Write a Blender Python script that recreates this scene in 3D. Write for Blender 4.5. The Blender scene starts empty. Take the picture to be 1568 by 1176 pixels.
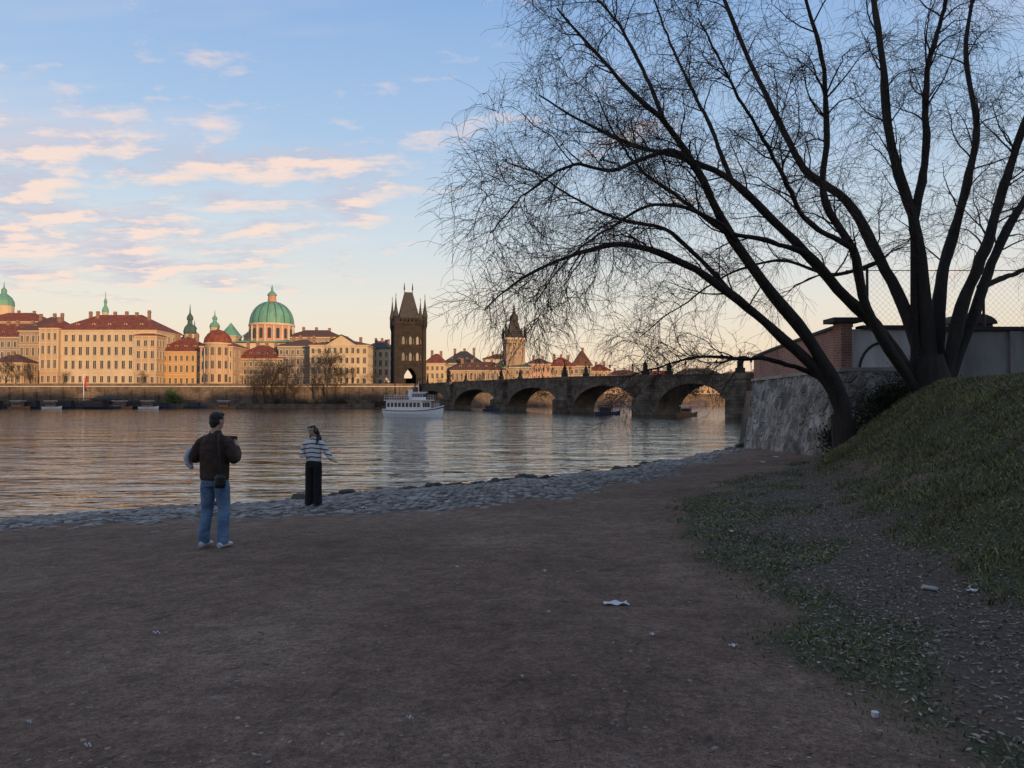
import bpy, bmesh, math, random
import numpy as np
from mathutils import Vector, Matrix
random.seed(7); rng=np.random.default_rng(11)
F=1141.0; CZ=2.6; TH=math.atan(24/1141)
scene=bpy.context.scene
scene.view_settings.view_transform='Standard'; scene.view_settings.look='None'; scene.view_settings.exposure=0
def X(px,Y): return (px-784)/F*Y
def Z(py,Y): return CZ+(612-py)/F*Y
def W3(px,py,Y):
    u=(px-784)/F; v=(588-py)/F
    dy=math.cos(TH)-v*math.sin(TH); dz=math.sin(TH)+v*math.cos(TH)
    return (u/dy*Y, Y, CZ+dz/dy*Y)
# ------------------------------------------------------------ materials
def nodes_of(name):
    m=bpy.data.materials.new(name); m.use_nodes=True
    nt=m.node_tree; return m,nt,nt.nodes['Principled BSDF']
def N(nt,t,**k):
    n=nt.nodes.new(t)
    for a,b in k.items():
        if a in n.inputs: n.inputs[a].default_value=b
        else: setattr(n,a,b)
    return n
def L(nt,a,b): nt.links.new(a,b)
def ramp(nt,fac,stops):
    r=N(nt,'ShaderNodeValToRGB'); el=r.color_ramp.elements
    while len(el)<len(stops): el.new(0.5)
    for e,(p,c) in zip(el,stops):
        e.position=p; e.color=(c[0],c[1],c[2],1) if hasattr(c,'__len__') else (c,c,c,1)
    L(nt,fac,r.inputs[0]); return r.outputs[0]
def mixc(nt,f,a,b,mode='MIX'):
    m=N(nt,'ShaderNodeMix',data_type='RGBA',blend_type=mode)
    for s,v in ((m.inputs[0],f),(m.inputs[6],a),(m.inputs[7],b)):
        if hasattr(v,'default_value') or hasattr(v,'is_linked'): L(nt,v,s)
        elif hasattr(v,'__len__'): s.default_value=(v[0],v[1],v[2],1)
        else: s.default_value=v
    return m.outputs[2]
def math_(nt,op,a,b=None,c=None,clamp=False):
    m=N(nt,'ShaderNodeMath',operation=op,use_clamp=clamp)
    for i,v in enumerate((a,b,c)):
        if v is None: continue
        if hasattr(v,'is_linked'): L(nt,v,m.inputs[i])
        else: m.inputs[i].default_value=v
    return m.outputs[0]
def mat(name,col,rough=.85,scale=1.0,var=.25,bump=.0,bscale=20,metal=0,streak=False):
    m,nt,p=nodes_of(name)
    tc=N(nt,'ShaderNodeTexCoord'); vec=tc.outputs['Object']
    if streak:
        mp=N(nt,'ShaderNodeMapping'); mp.inputs['Scale'].default_value=(1,1,.25); L(nt,vec,mp.inputs[0]); vec=mp.outputs[0]
    n=N(nt,'ShaderNodeTexNoise',Scale=scale,Detail=4,Roughness=.6); L(nt,vec,n.inputs['Vector'])
    lo=tuple(c*(1-var) for c in col); hi=tuple(min(1,c*(1+var)) for c in col)
    L(nt,ramp(nt,n.outputs[0],[(.3,lo),(.7,hi)]),p.inputs['Base Color'])
    p.inputs['Roughness'].default_value=rough; p.inputs['Metallic'].default_value=metal
    if bump:
        n2=N(nt,'ShaderNodeTexNoise',Scale=bscale,Detail=3); L(nt,tc.outputs['Object'],n2.inputs['Vector'])
        b=N(nt,'ShaderNodeBump',Strength=bump,Distance=.05); L(nt,n2.outputs[0],b.inputs['Height']); L(nt,b.outputs[0],p.inputs['Normal'])
    return m
def masonry(name,c1,c2,cm,w=.6,h=.3,mort=.02,rough=.9,bump=.5,stain=.5):
    m,nt,p=nodes_of(name); tc=N(nt,'ShaderNodeTexCoord'); s=N(nt,'ShaderNodeSeparateXYZ'); L(nt,tc.outputs['Object'],s.inputs[0])
    cb=N(nt,'ShaderNodeCombineXYZ'); L(nt,math_(nt,'ADD',s.outputs[0],s.outputs[1]),cb.inputs[0]); L(nt,s.outputs[2],cb.inputs[1])
    b=N(nt,'ShaderNodeTexBrick'); L(nt,cb.outputs[0],b.inputs['Vector'])
    b.inputs['Color1'].default_value=(*c1,1); b.inputs['Color2'].default_value=(*c2,1); b.inputs['Mortar'].default_value=(*cm,1)
    b.inputs['Scale'].default_value=1; b.inputs['Brick Width'].default_value=w; b.inputs['Row Height'].default_value=h; b.inputs['Mortar Size'].default_value=mort
    n=N(nt,'ShaderNodeTexNoise',Scale=.5,Detail=6,Roughness=.65); L(nt,tc.outputs['Object'],n.inputs['Vector'])
    st=ramp(nt,n.outputs[0],[(.35,1-stain),(.65,1.0)])
    L(nt,mixc(nt,1.0,b.outputs[0],st,'MULTIPLY'),p.inputs['Base Color']); p.inputs['Roughness'].default_value=rough
    bp=N(nt,'ShaderNodeBump',Strength=bump,Distance=.03); L(nt,b.outputs['Fac'],bp.inputs['Height']); bp.invert=True; L(nt,bp.outputs[0],p.inputs['Normal'])
    return m
M={}
M['peach']=mat('plaster_peach',(.44,.295,.17),scale=.3,var=.14,streak=True)
M['cream']=mat('plaster_cream',(.50,.385,.24),scale=.3,var=.14,streak=True)
M['ochre']=mat('plaster_ochre',(.50,.28,.10),scale=.3,var=.12,streak=True)
M['tan']=mat('plaster_tan',(.30,.21,.135),scale=.3,var=.18,streak=True)
M['grey']=mat('plaster_grey',(.25,.21,.175),scale=.3,var=.18,streak=True)  # grey plaster; on some far facades it also carries their shade
M['white']=mat('plaster_white',(.60,.54,.45),scale=.3,var=.08,streak=True)
M['pink']=mat('plaster_pink',(.46,.24,.17),scale=.3,var=.12,streak=True)
M['trim']=mat('stone_trim',(.52,.42,.29),scale=1,var=.12)
M['redroof']=mat('clay_tile_roof',(.19,.050,.028),scale=.9,var=.45,bump=.4,bscale=6)
M['darkroof']=mat('slate_roof',(.05,.045,.04),scale=1.3,var=.3)
M['brownroof']=mat('brown_tile_roof',(.11,.052,.036),scale=1.3,var=.3)
M['copper']=mat('copper_patina',(.12,.29,.20),scale=.8,var=.25,rough=.6,streak=True)
M['copperdk']=mat('copper_dark',(.05,.09,.07),scale=.8,var=.25,rough=.6)
M['gold']=mat('gilding',(.7,.5,.15),rough=.3,metal=1,var=.1)
M['chim']=mat('chimney_plaster',(.24,.14,.095),scale=2)
M['glass']=mat('window_glass',(.035,.035,.04),rough=.12,scale=3,var=.3)
M['blackstone']=masonry('soot_sandstone',(.046,.033,.025),(.028,.021,.016),(.018,.014,.012),w=1.1,h=.5,stain=.5)
M['bridgestone']=masonry('bridge_sandstone',(.22,.17,.12),(.12,.093,.070),(.065,.054,.043),w=1.2,h=.5,stain=.7)
M['quay']=masonry('quay_stone',(.21,.15,.105),(.145,.108,.078),(.08,.065,.05),w=1.2,h=.5,stain=.55)
M['brick']=masonry('red_brick',(.44,.17,.11),(.33,.12,.08),(.40,.32,.27),w=.29,h=.085,mort=.012,stain=.4)
M['conc']=mat('concrete_wall',(.28,.26,.24),scale=1.2,var=.35,bump=.3,bscale=15,streak=True)
M['whitewash']=mat('whitewashed_wall',(.56,.53,.50),scale=1.5,var=.3,bump=.3,bscale=15,streak=True)
M['coping']=mat('dark_coping',(.045,.04,.04),scale=3,var=.2)
M['metal']=mat('dark_metal',(.03,.03,.03),rough=.5,metal=.6)
M['boatwhite']=mat('boat_white_paint',(.78,.78,.79),rough=.35,scale=2,var=.06)
M['boatblue']=mat('boat_navy_paint',(.03,.05,.1),rough=.4)
M['boatwood']=mat('boat_deck_wood',(.25,.13,.07),rough=.6)
M['bark']=mat('willow_bark',(.030,.022,.017),scale=6,var=.5,bump=1,bscale=25,streak=True)
M['twig']=mat('willow_twig',(.068,.040,.025),scale=3,var=.4)
M['fartree']=mat('bare_tree_bark',(.06,.042,.03),scale=3,var=.3)
M['rock']=mat('shore_rock',(.060,.052,.046),scale=5,var=.5,bump=1,bscale=14)
M['paper']=mat('paper_scrap',(.6,.6,.6),var=.1)
# ------------------------------------------------------------ mesh helpers
def mk(name,v,f,m,parent=None,smooth=False,attrs=None):
    me=bpy.data.meshes.new(name)
    if isinstance(v,np.ndarray) and isinstance(f,np.ndarray):
        k=f.shape[1]; nf=len(f)
        me.vertices.add(len(v)); me.vertices.foreach_set('co',v.astype(np.float32).ravel())
        me.loops.add(nf*k); me.loops.foreach_set('vertex_index',f.astype(np.int32).ravel())
        me.polygons.add(nf); me.polygons.foreach_set('loop_start',np.arange(0,nf*k,k,dtype=np.int32))
        me.polygons.foreach_set('loop_total',np.full(nf,k,dtype=np.int32)); me.update(calc_edges=True)
    else: me.from_pydata([tuple(p) for p in v],[],[tuple(q) for q in f]); me.update()
    if attrs:
        for an,av in attrs.items():
            a=me.attributes.new(an,'FLOAT','POINT'); a.data.foreach_set('value',np.asarray(av,dtype=np.float32))
    if smooth: me.polygons.foreach_set('use_smooth',np.ones(len(me.polygons),dtype=bool))
    me.materials.append(m); me.validate()
    o=bpy.data.objects.new(name,me); scene.collection.objects.link(o)
    if parent: o.parent=parent
    return o
class Bd:
    def __init__(s,name,loc=(0,0,0),yaw=0):
        s.e=bpy.data.objects.new(name,None); scene.collection.objects.link(s.e)
        s.e.location=loc; s.e.rotation_euler=(0,0,yaw); s.p={}
    def g(s,part,m): return s.p.setdefault(part,[[],[],m])
    def poly(s,part,m,v,f):
        q=s.g(part,m); n=len(q[0]); q[0]+=[tuple(a) for a in v]; q[1]+=[tuple(i+n for i in a) for a in f]
    def box(s,part,m,x0,x1,y0,y1,z0,z1):
        s.poly(part,m,[(x,y,z) for z in (z0,z1) for y in (y0,y1) for x in (x0,x1)],
          [(0,2,3,1),(4,5,7,6),(0,1,5,4),(2,6,7,3),(0,4,6,2),(1,3,7,5)])
    def lathe(s,part,m,cx,cy,prof,n=16,rot=0):
        v=[];f=[]
        for r,z in prof:
            for i in range(n):
                a=2*math.pi*(i+.5)/n+rot; v.append((cx+r*math.cos(a),cy+r*math.sin(a),z))
        for j in range(len(prof)-1):
            for i in range(n):
                f.append((j*n+i,j*n+(i+1)%n,(j+1)*n+(i+1)%n,(j+1)*n+i))
        f.append(tuple(range(n-1,-1,-1))); f.append(tuple((len(prof)-1)*n+i for i in range(n)))
        s.poly(part,m,v,f)
    def hip(s,part,m,x0,x1,y0,y1,z0,z1,ins=None,ridge='x',gable=False,th=.25):
        w=x1-x0; d=y1-y0; ym=(y0+y1)/2; xm=(x0+x1)/2
        s.box(part,m,x0,x1,y0,y1,z0-th,z0)
        if ridge=='x':
            i=0 if gable else min(w*.42,d/2 if ins is None else ins)
            s.poly(part,m,[(x0,y0,z0),(x1,y0,z0),(x1,y1,z0),(x0,y1,z0),(x0+i,ym,z1),(x1-i,ym,z1)],[(0,1,5,4),(2,3,4,5),(1,2,5),(3,0,4)])
        else:
            i=0 if gable else min(d*.42,w/2 if ins is None else ins)
            s.poly(part,m,[(x0,y0,z0),(x1,y0,z0),(x1,y1,z0),(x0,y1,z0),(xm,y0+i,z1),(xm,y1-i,z1)],[(1,2,5,4),(3,0,4,5),(0,1,4),(2,3,5)])
    def win(s,face,c,z,w,h,x0,x1,y0,y1,frame=True):
        gl=M['glass']; tr=M['trim']
        def bx(part,m,a0,a1,z0,z1,o):
            if face=='f': s.box(part,m,a0,a1,y0-o,y0+.05,z0,z1)
            elif face=='l': s.box(part,m,x0-o,x0+.05,a0,a1,z0,z1)
            else: s.box(part,m,x1-.05,x1+o,a0,a1,z0,z1)
        if frame:
            bx('window_frames',tr,c-w/2-.18,c-w/2,z-.05,z+h+.2,.10); bx('window_frames',tr,c+w/2,c+w/2+.18,z-.05,z+h+.2,.10)
            bx('window_frames',tr,c-w/2-.28,c+w/2+.28,z+h,z+h+.2,.2); bx('window_frames',tr,c-w/2-.25,c+w/2+.25,z-.2,z-.05,.22)
        bx('windows',gl,c-w/2,c+w/2,z-.03,z+h,.03)
        bx('mullions',tr,c-.04,c+.04,z,z+h,.06)
    def done(s):
        for k,(v,f,m) in s.p.items():
            mk(k,v,f,m,s.e)
        return s.e
def house(name,px0,px1,Y,depth,ey,ry,wall,roof,floors,cols,zb=6.5,rt='hip',chim=2,dorm=0,pil=False,ridge='x',yaw=0,world=None,sidecols=3,ped=None,extra=None):
    if world: x0,x1,ze,zr=world; cx=(x0+x1)/2; w=x1-x0
    else: cx=(X(px0,Y)+X(px1,Y))/2; w=X(px1,Y)-X(px0,Y); ze=Z(ey,Y); zr=Z(ry,Y)
    b=Bd(name,(cx,Y,zb),yaw); H=ze-zb; R=zr-zb; h2=w/2
    wm=M[wall]; rm=M[roof]
    b.box('walls',wm,-h2,h2,0,depth,-1.5,H-.35)
    b.box('cornice',M['trim'],-h2-.3,h2+.3,-.3,depth+.3,H-.35,H)
    b.box('plinth',M['chim'],-h2-.12,h2+.12,-.12,depth+.1,-1.49,.9)
    fh=(H-.9)/floors
    for k in range(1,floors):
        if k in (1,floors-1): b.box('string_course',M['trim'],-h2-.1,h2+.1,-.1,depth+.1,.7+k*fh-.12,.7+k*fh+.08)
    b.hip('roof',rm,-h2-.45,h2+.45,-.45,depth+.45,H+.26,R,gable=(rt=='gable'),ridge=ridge)
    if rt=='gable':
        if ridge=='x':
            for sx in (-h2-.02,h2+.02): b.poly('gable_walls',wm,[(sx,0,H),(sx,depth,H),(sx,depth/2,R-.3)],[(0,1,2)])
        else:
            b.poly('gable_walls',wm,[(-h2,-.02,H),(h2,-.02,H),(0,-.02,R-.3)],[(0,1,2)])
    cw=w/cols; ww=min(.42*cw,1.15)
    for k in range(floors):
        hh=fh*(.58 if 0<k<floors-1 or floors<3 else .46); z=.7+k*fh+fh*.22
        for i in range(cols):
            b.win('f',-h2+cw*(i+.5),z,ww,hh,-h2,h2,0,depth)
        for fc in 'lr':
            for i in range(sidecols): b.win(fc,depth/sidecols*(i+.5),z,ww,hh,-h2,h2,0,depth)
    if pil:
        for i in range(cols+1):
            xx=-h2+cw*i; b.box('pilasters',M['trim'],xx-.16,xx+.16,-.16,.02,.92+fh,H-.37)
    rh=R-H; rr=random.Random(len(name)*7+int(cx))
    for i in range(chim):
        xx=-h2*.75+1.5*h2*(i+.5)/chim+rr.uniform(-1,1)*.5; yy=depth*(.38+.2*rr.random())
        b.box('chimneys',M['chim'],xx-.45,xx+.45,yy-.35,yy+.35,H+rh*.4,R+.7+rr.random()*.7)
        b.box('chimneys',M['chim'],xx-.55,xx+.55,yy-.45,yy+.45,R+.55,R+.68)
    for i in range(dorm):
        xx=-h2*.8+1.6*h2*(i+.5)/dorm; yd=depth*.12; z0=H+.2+rh*.2
        b.box('dormers',wm,xx-.5,xx+.5,yd,yd+1.6,z0,z0+.9)
        b.hip('dormer_roofs',rm,xx-.62,xx+.62,yd-.1,yd+1.8,z0+.95,z0+1.35,gable=True,ridge='y',th=.05)
        b.box('windows',M['glass'],xx-.28,xx+.28,yd-.03,yd+.1,z0+.2,z0+.75)
    if ped:
        a0,a1,pz=ped; a0=X(a0,Y)-cx; a1=X(a1,Y)-cx; pz=Z(pz,Y)-zb; am=(a0+a1)/2
        b.box('risalit',wm,a0,a1,-.5,0.1,0,H-.36)
        b.box('risalit_cornice',M['trim'],a0-.3,a1+.3,-.85,.4,H-.36,H+.02)
        b.poly('pediment',wm,[(a0,-.5,H),(a1,-.5,H),(am,-.5,pz-.3),(a0,depth*.4,H),(a1,depth*.4,H),(am,depth*.4,pz-.3)],[(0,1,2),(3,5,4)])
        b.poly('roof',rm,[(a0-.4,-.9,H),(am,-.9,pz),(a1+.4,-.9,H),(a0-.4,depth*.5,H),(am,depth*.5,pz),(a1+.4,depth*.5,H)],[(0,1,4,3),(1,2,5,4)])
        n=max(2,int((a1-a0)/1.8)); c2=(a1-a0)/n
        for k in range(floors):
            for i in range(n): b.win('f',a0+c2*(i+.5),.7+k*fh+fh*.22,ww,fh*.55,a0,a1,-.5,depth)
    if extra: extra(b,h2,H,R,depth)
    return b.done()
# ------------------------------------------------------------ terrain
WX=[-400,-60,-30,-10.7,-5.1,1.5,5.0,7.6,9.6,11.5,12.5,45,150,400,900,3000]
WY=[-160,-18,2,15.8,19.3,24.6,28.6,32.4,36,38,41,106,200,330,395,600]
FX=[-3000,-28,-14,0,40,120,400,3000]; FY=[232,232,246,262,280,330,400,1500]
def wl(x): return np.interp(x,WX,WY)+.20*np.sin(x*1.3)+.14*np.sin(x*3.1+1)+(.30*np.sin(x*2.2+2)+.25*np.sin(x*5.3))*np.clip((x+2)/3,0,1)
def fs(x): return np.interp(x,FX,FY)
FTY=[-30,0,5,8,11,16,21,24,27,30,37,45]; FTX=[4.0,3.4,3.55,4.1,4.95,6.6,8.4,10.1,11.25,11.5,12.1,12.4]
FWW=[3.6,3.6,4.4,4.4,4.1,3.8,3.3,1.6,.4,.3,.3,.3]
def foot(y): return np.interp(y,FTY,FTX)
def fwid(y): return np.interp(y,FTY,FWW)
def sst(t): t=np.clip(t,0,1); return t*t*(3-2*t)
def wob(x,y,s,seed=0):
    r=np.random.default_rng(seed); o=0
    for i in range(7):
        a=r.uniform(0,6.28); k=s*r.uniform(.6,1.8); o=o+np.sin((x*math.cos(a)+y*math.sin(a))*k+r.uniform(0,6.28))
    return o/7
def hgt(x,y):
    x=np.asarray(x,float); y=np.asarray(y,float)
    q=wl(x)-y
    z=np.interp(q,[-30,-4,0,.25,3.6,8,19,60],[-3,-.6,-.04,.10,.36,.54,.98,1.4])
    s=x-foot(y)+.22*wob(x,y,1.3,61)*(y<22); t=np.clip(s/fwid(y),0,1)
    up=3.1+np.clip(s-4,0,40)*.015
    bank=z+(up-z)*(.55*t+.45*sst(t))
    z=np.where(q>0,np.minimum(bank,np.maximum(z,q*1.2-.05)),z)
    z=np.where((s>0)&(y>24)&(q>0),np.minimum(bank,q*4),z)
    z=z+np.where(q>.3,wob(x,y,1.1,3)*.035+wob(x,y,3.3,4)*.014+wob(x,y,8,5)*.006,0)*np.where(s>.3,2.6,1)
    z=z+10*sst((-y-14)/22)*(q>0)
    far=y-fs(x)
    z=np.where(far>0,np.where(x<-24,6.5,4.2)+0*x,z); z=np.where((q<-30)&(far<=0),-3,z)
    return z
def axis(lo,hi,step,far,g=1.22):
    a=list(np.arange(lo,hi+1e-6,step)); d=step
    r=[];v=hi
    while v<far: d*=g; v+=d; r.append(v)
    l=[];v=lo;d=step
    while v>-far: d*=g; v-=d; l.append(v)
    return np.array(l[::-1]+a+r)
ax=axis(-17,17,.14,3500,1.12); ay=axis(-3,44,.14,3500,1.1)
gx,gy=np.meshgrid(ax,ay); gz=hgt(gx,gy); nx,ny=len(ax),len(ay)
vv=np.stack([gx.ravel(),gy.ravel(),gz.ravel()],1)
i=np.arange(nx-1)[None,:]+nx*np.arange(ny-1)[:,None]; i=i.ravel()
ff=np.stack([i,i+1,i+nx+1,i+nx],1)
def pathx(y): return np.interp(y,[0,3,5,11,13.5,18,22,26],[1.6,1.7,1.75,2.3,2.9,5.0,8.0,11])
def cobw(x,y): return np.interp(x,[-16,-10,-5,-1,1,3.5,7,11],[3.6,4.3,6.2,8.8,9.0,7.6,5.5,3.5])+.9*wob(x,y,.8,9)
def masks(x,y):
    q=wl(x)-y; s=x-foot(y); pxx=x-pathx(y)
    cob=sst((cobw(x,y)-q)/1.2)*(q>-2)*(s<0.2)
    patch=wob(x,y,1.5,21)+.6*wob(x,y,4,22)
    bare_=sst(.80+1.6*wob(x,y,1.1,33)+1.1*wob(x,y,3.5,34)+.18*s)
    grass=np.where(s>-.3,sst((s+.3)/.8+patch*.6)*(.15+.85*bare_), .8*sst((pxx+.2+patch*.6)/.9)*sst(.85+patch*2.4-np.clip(s+1.4,0,2)*.55))
    grass=grass*(y<30)*(y>-12)
    lit=sst((pxx+patch*.7)/1.0)*(1-.6*sst(s/.9-.1))
    return cob,np.clip(grass,0,1),np.clip(lit,0,1)*(y<30)
c_,g_,l_=masks(gx,gy)
def ground_mat():
    m,nt,p=nodes_of('ground_soil'); tc=N(nt,'ShaderNodeTexCoord'); P=tc.outputs['Object']
    def at(n): a=N(nt,'ShaderNodeAttribute',attribute_name=n); return a.outputs['Fac']
    n1=N(nt,'ShaderNodeTexNoise',Scale=.5,Detail=5,Roughness=.65); n2=N(nt,'ShaderNodeTexNoise',Scale=5,Detail=6,Roughness=.75); n3=N(nt,'ShaderNodeTexNoise',Scale=80,Detail=2); n4=N(nt,'ShaderNodeTexNoise',Scale=24,Detail=3,Roughness=.7)
    for n in (n1,n2,n3,n4): L(nt,P,n.inputs['Vector'])
    soil=ramp(nt,n1.outputs[0],[(.3,(.170,.098,.064)),(.5,(.245,.152,.105)),(.7,(.335,.222,.160))])
    soil=mixc(nt,.85,soil,ramp(nt,n2.outputs[0],[(.3,(.48,.45,.42)),(.7,(1.45,1.45,1.45))]),'MULTIPLY')  # this contrast and the next put missing relief shading into the soil colour
    soil=mixc(nt,.7,soil,ramp(nt,n4.outputs[0],[(.33,(.48,.46,.44)),(.66,(1.38,1.38,1.38))]),'MULTIPLY')
    soil=mixc(nt,.6,soil,ramp(nt,n3.outputs[0],[(.35,(.55,.55,.55)),(.7,(1.4,1.4,1.4))]),'MULTIPLY')
    nb=math_(nt,'SUBTRACT',n2.outputs[0],.5)
    def brk(a,k): return math_(nt,'MULTIPLY_ADD',math_(nt,'SUBTRACT',math_(nt,'MULTIPLY_ADD',nb,k,a),.5),3,.5,True)
    cb=brk(at('cobble'),1.2); gr=brk(at('grassy'),1.6); lt=brk(at('litter'),1.5)
    litc=mixc(nt,n3.outputs[0],(.055,.038,.026),(.21,.15,.105))
    grc=mixc(nt,n3.outputs[0],(.040,.042,.016),(.105,.108,.040))
    c=mixc(nt,lt,soil,litc); c=mixc(nt,gr,c,grc); c=mixc(nt,cb,c,mixc(nt,n2.outputs[0],(.04,.031,.025),(.17,.135,.11))); L(nt,c,p.inputs['Base Color'])
    p.inputs['Roughness'].default_value=.92
    h=math_(nt,'ADD',math_(nt,'MULTIPLY',n2.outputs[0],1.0),math_(nt,'ADD',math_(nt,'MULTIPLY',n4.outputs[0],.45),math_(nt,'MULTIPLY',n3.outputs[0],.15)))
    b=N(nt,'ShaderNodeBump',Strength=1,Distance=.10); L(nt,h,b.inputs['Height']); L(nt,b.outputs[0],p.inputs['Normal'])
    return m
mk('ground',vv,ff,ground_mat(),smooth=True,attrs={'cobble':c_.ravel(),'grassy':g_.ravel(),'litter':l_.ravel()})
def hit(px,py):
    u=(px-784)/F; v=(588-py)/F; dy=math.cos(TH)-v*math.sin(TH); dz=(math.sin(TH)+v*math.cos(TH))/dy; dx=u/dy
    Y=np.arange(1,60,.02); k=np.argmax(CZ+dz*Y<=hgt(dx*Y,Y)); Y=float(Y[k])
    return dx*Y,Y,float(hgt(dx*Y,Y))
# water
def water_mat():
    m,nt,p=nodes_of('river_water'); tc=N(nt,'ShaderNodeTexCoord')
    p.inputs['Base Color'].default_value=(.018,.021,.020,1); p.inputs['Roughness'].default_value=.045; p.inputs['IOR'].default_value=1.33
    mp=N(nt,'ShaderNodeMapping'); mp.inputs['Scale'].default_value=(.5,1.4,1); mp.inputs['Rotation'].default_value=(0,0,.12); L(nt,tc.outputs['Object'],mp.inputs[0])
    a=N(nt,'ShaderNodeTexNoise',Scale=1.1,Detail=3,Roughness=.5,Distortion=.6); b=N(nt,'ShaderNodeTexNoise',Scale=.28,Detail=2); c=N(nt,'ShaderNodeTexNoise',Scale=.03,Detail=2)
    for n in (a,b): L(nt,mp.outputs[0],n.inputs['Vector'])
    L(nt,tc.outputs['Object'],c.inputs['Vector'])
    k=ramp(nt,c.outputs[0],[(.35,.6),(.65,1.25)])
    h=math_(nt,'ADD',math_(nt,'MULTIPLY',a.outputs[0],k),math_(nt,'MULTIPLY',b.outputs[0],1.6))
    bp=N(nt,'ShaderNodeBump',Strength=1,Distance=.105); L(nt,h,bp.inputs['Height']); L(nt,bp.outputs[0],p.inputs['Normal'])
    return m
mk('river_water',[(-3000,-400,0),(3000,-400,0),(3000,1800,0),(-3000,1800,0)],[(0,1,2,3)],water_mat())
# ------------------------------------------------------------ quay
b=Bd('quay_wall')
b.box('wall',M['quay'],-600,-29,231,232.4,-2,6.6); b.box('string',M['trim'],-600,-29,230.9,231.7,6.6,6.85); b.box('parapet_wall',M['quay'],-600,-29,231,231.5,6.85,7.6)
b.box('lower_quay',M['quay'],-600,-42,226.5,231,-2,1.3); b.box('upper_step',M['quay'],-110,-42,229.4,231,1.3,2.6)
for k in range(40): b.box('buttresses',M['quay'],-190+k*4.2,-189.3+k*4.2,230.5,231.02,1.3,6.55)
b.done()
b=Bd('far_embankment')
P=[(-29,232),(-14,245.5),(0,261.5),(40,279.5),(120,329.5),(400,399)]
for (a0,b0),(a1,b1) in zip(P,P[1:]):
    b.poly('wall',M['quay'],[(a0,b0,-2),(a1,b1,-2),(a1,b1,4.9),(a0,b0,4.9),(a0,b0+.8,4.9),(a1,b1+.8,4.9),(a0,b0+.8,-2),(a1,b1+.8,-2)],[(0,1,2,3),(3,2,5,4),(4,5,7,6)])
b.done()
# ------------------------------------------------------------ far buildings
house('academy_building',-70,66,252,16,516,492,'grey','redroof',4,14,chim=6,dorm=5)  # academy walls: greyish plaster toned down to put their lower light into the colour
house('academy_tower_wing',28,90,250,16,506,481,'tan','brownroof',4,7,chim=3,dorm=2)
house('riverfront_palace',84,238,240,18,505,477,'cream','redroof',4,14,chim=6,dorm=5,pil=True,sidecols=5)
house('palace_corner_pavilion',60,88,238.5,12,502,488,'peach','redroof',4,3,chim=2,pil=True)
house('palace_side_pavilion',206,238.3,238.7,6,514,507,'peach','redroof',4,3,chim=0,pil=True)
house('quayside_pavilion',-14,33,234,8,555,541,'peach','brownroof',2,5,chim=1)
house('ochre_townhouse',238.5,308,246,14,538,514,'ochre','redroof',3,8,chim=3,dorm=4)
def colonn(b,h2,H,R,d):
    for i in range(9): b.lathe('columns',M['trim'],-h2+.4+i*(2*h2-.8)/8,-.6,[(.2,.3),(.17,H*.42)],8)
    b.box('balcony',M['trim'],-h2,h2,-1,.0,H*.42,H*.42+.35)
house('tan_townhouse',354,431,246,14,549,526,'tan','redroof',3,9,chim=4,dorm=5,extra=colonn)
def rot_extra(b,h2,H,R,d):
    b.lathe('bow_front',M['peach'],0,1.2,[(h2*.78,-1),(h2*.78,H+.6)],20)
    b.lathe('bow_cornice',M['trim'],0,1.2,[(h2*.85,H+.6),(h2*.85,H+1.0)],20)
    b.lathe('dome_roof',M['redroof'],0,1.2,[(h2*.84,H+1.0),(h2*.78,H+2.6),(h2*.6,H+4.0),(h2*.34,H+5.0),(.35,H+5.5),(.1,H+6.6)],20)
    for k in range(3):
        for i in range(5):
            a=-math.pi/2+(i-2)*.5; r=h2*.79
            b.lathe('windows',M['glass'],r*math.cos(a),1.2+r*math.sin(a),[(.42,1.8+k*H/3.1),(.42,1.8+k*H/3.1+H*.18)],6)
    for i in range(6):
        a=-math.pi/2+(i-2.5)*.5; r=h2*.84; b.lathe('columns',M['trim'],r*math.cos(a),1.2+r*math.sin(a),[(.18,H*.35),(.15,H*.95)],8)
house('rotunda_palace',306,356,239,12,530,518,'peach','redroof',3,6,chim=0,extra=rot_extra)
house('grey_riverside_house',426,478,246,20,530,516,'grey','brownroof',4,6,chim=4,sidecols=6)  # shaded side of the cream house, its shade put into grey plaster
house('cream_riverside_house',474,563,240,20,528,517,'cream','brownroof',4,9,chim=3,ped=(500,545,512),sidecols=6)
house('white_townhouse',560,596,253,14,534,522,'white','darkroof',4,4,chim=2)
house('monastery_wing',436,520,275,12,516,503,'tan','brownroof',4,8,chim=3)
for k,(a,c,e,r,w,ro) in enumerate([(-40,60,492,476,'tan','redroof'),(236,300,528,514,'peach','brownroof'),(296,380,531,520,'cream','brownroof'),(560,600,532,520,'tan','brownroof')]):
    house('old_town_house',a,c,292+k,12,e,r,w,ro,4,7,chim=3)
house('cream_bridge_house',651,681,258,12,556,540,'cream','redroof',3,4,zb=6,chim=2)
house('mill_house',679,738,268,12,556,536,'grey','darkroof',3,8,zb=4.2,chim=3,dorm=4)  # grey wall puts this facade's shade into the plaster colour
house('long_mill_building',690,772,262,8,567,553,'tan','brownroof',2,12,zb=4.2,chim=4,dorm=5)
house('museum_building',756,812,264.5,9,562,546,'tan','copperdk',3,7,zb=4.2,chim=2,dorm=3)
house('pink_townhouse',808,843,276,9,557,548,'pink','brownroof',3,5,zb=4.2,chim=2)
house('ochre_mill',840,880,279,9,561,546,'tan','redroof',3,5,zb=4.2,chim=3,dorm=2)
house('gabled_house',878,906,281,9,560,536,'grey','brownroof',3,3,zb=4.2,chim=1,rt='gable',ridge='y')
house('terrace_house',903,935,284,9,568,557,'peach','redroof',2,5,zb=4.2,chim=2)
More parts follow.
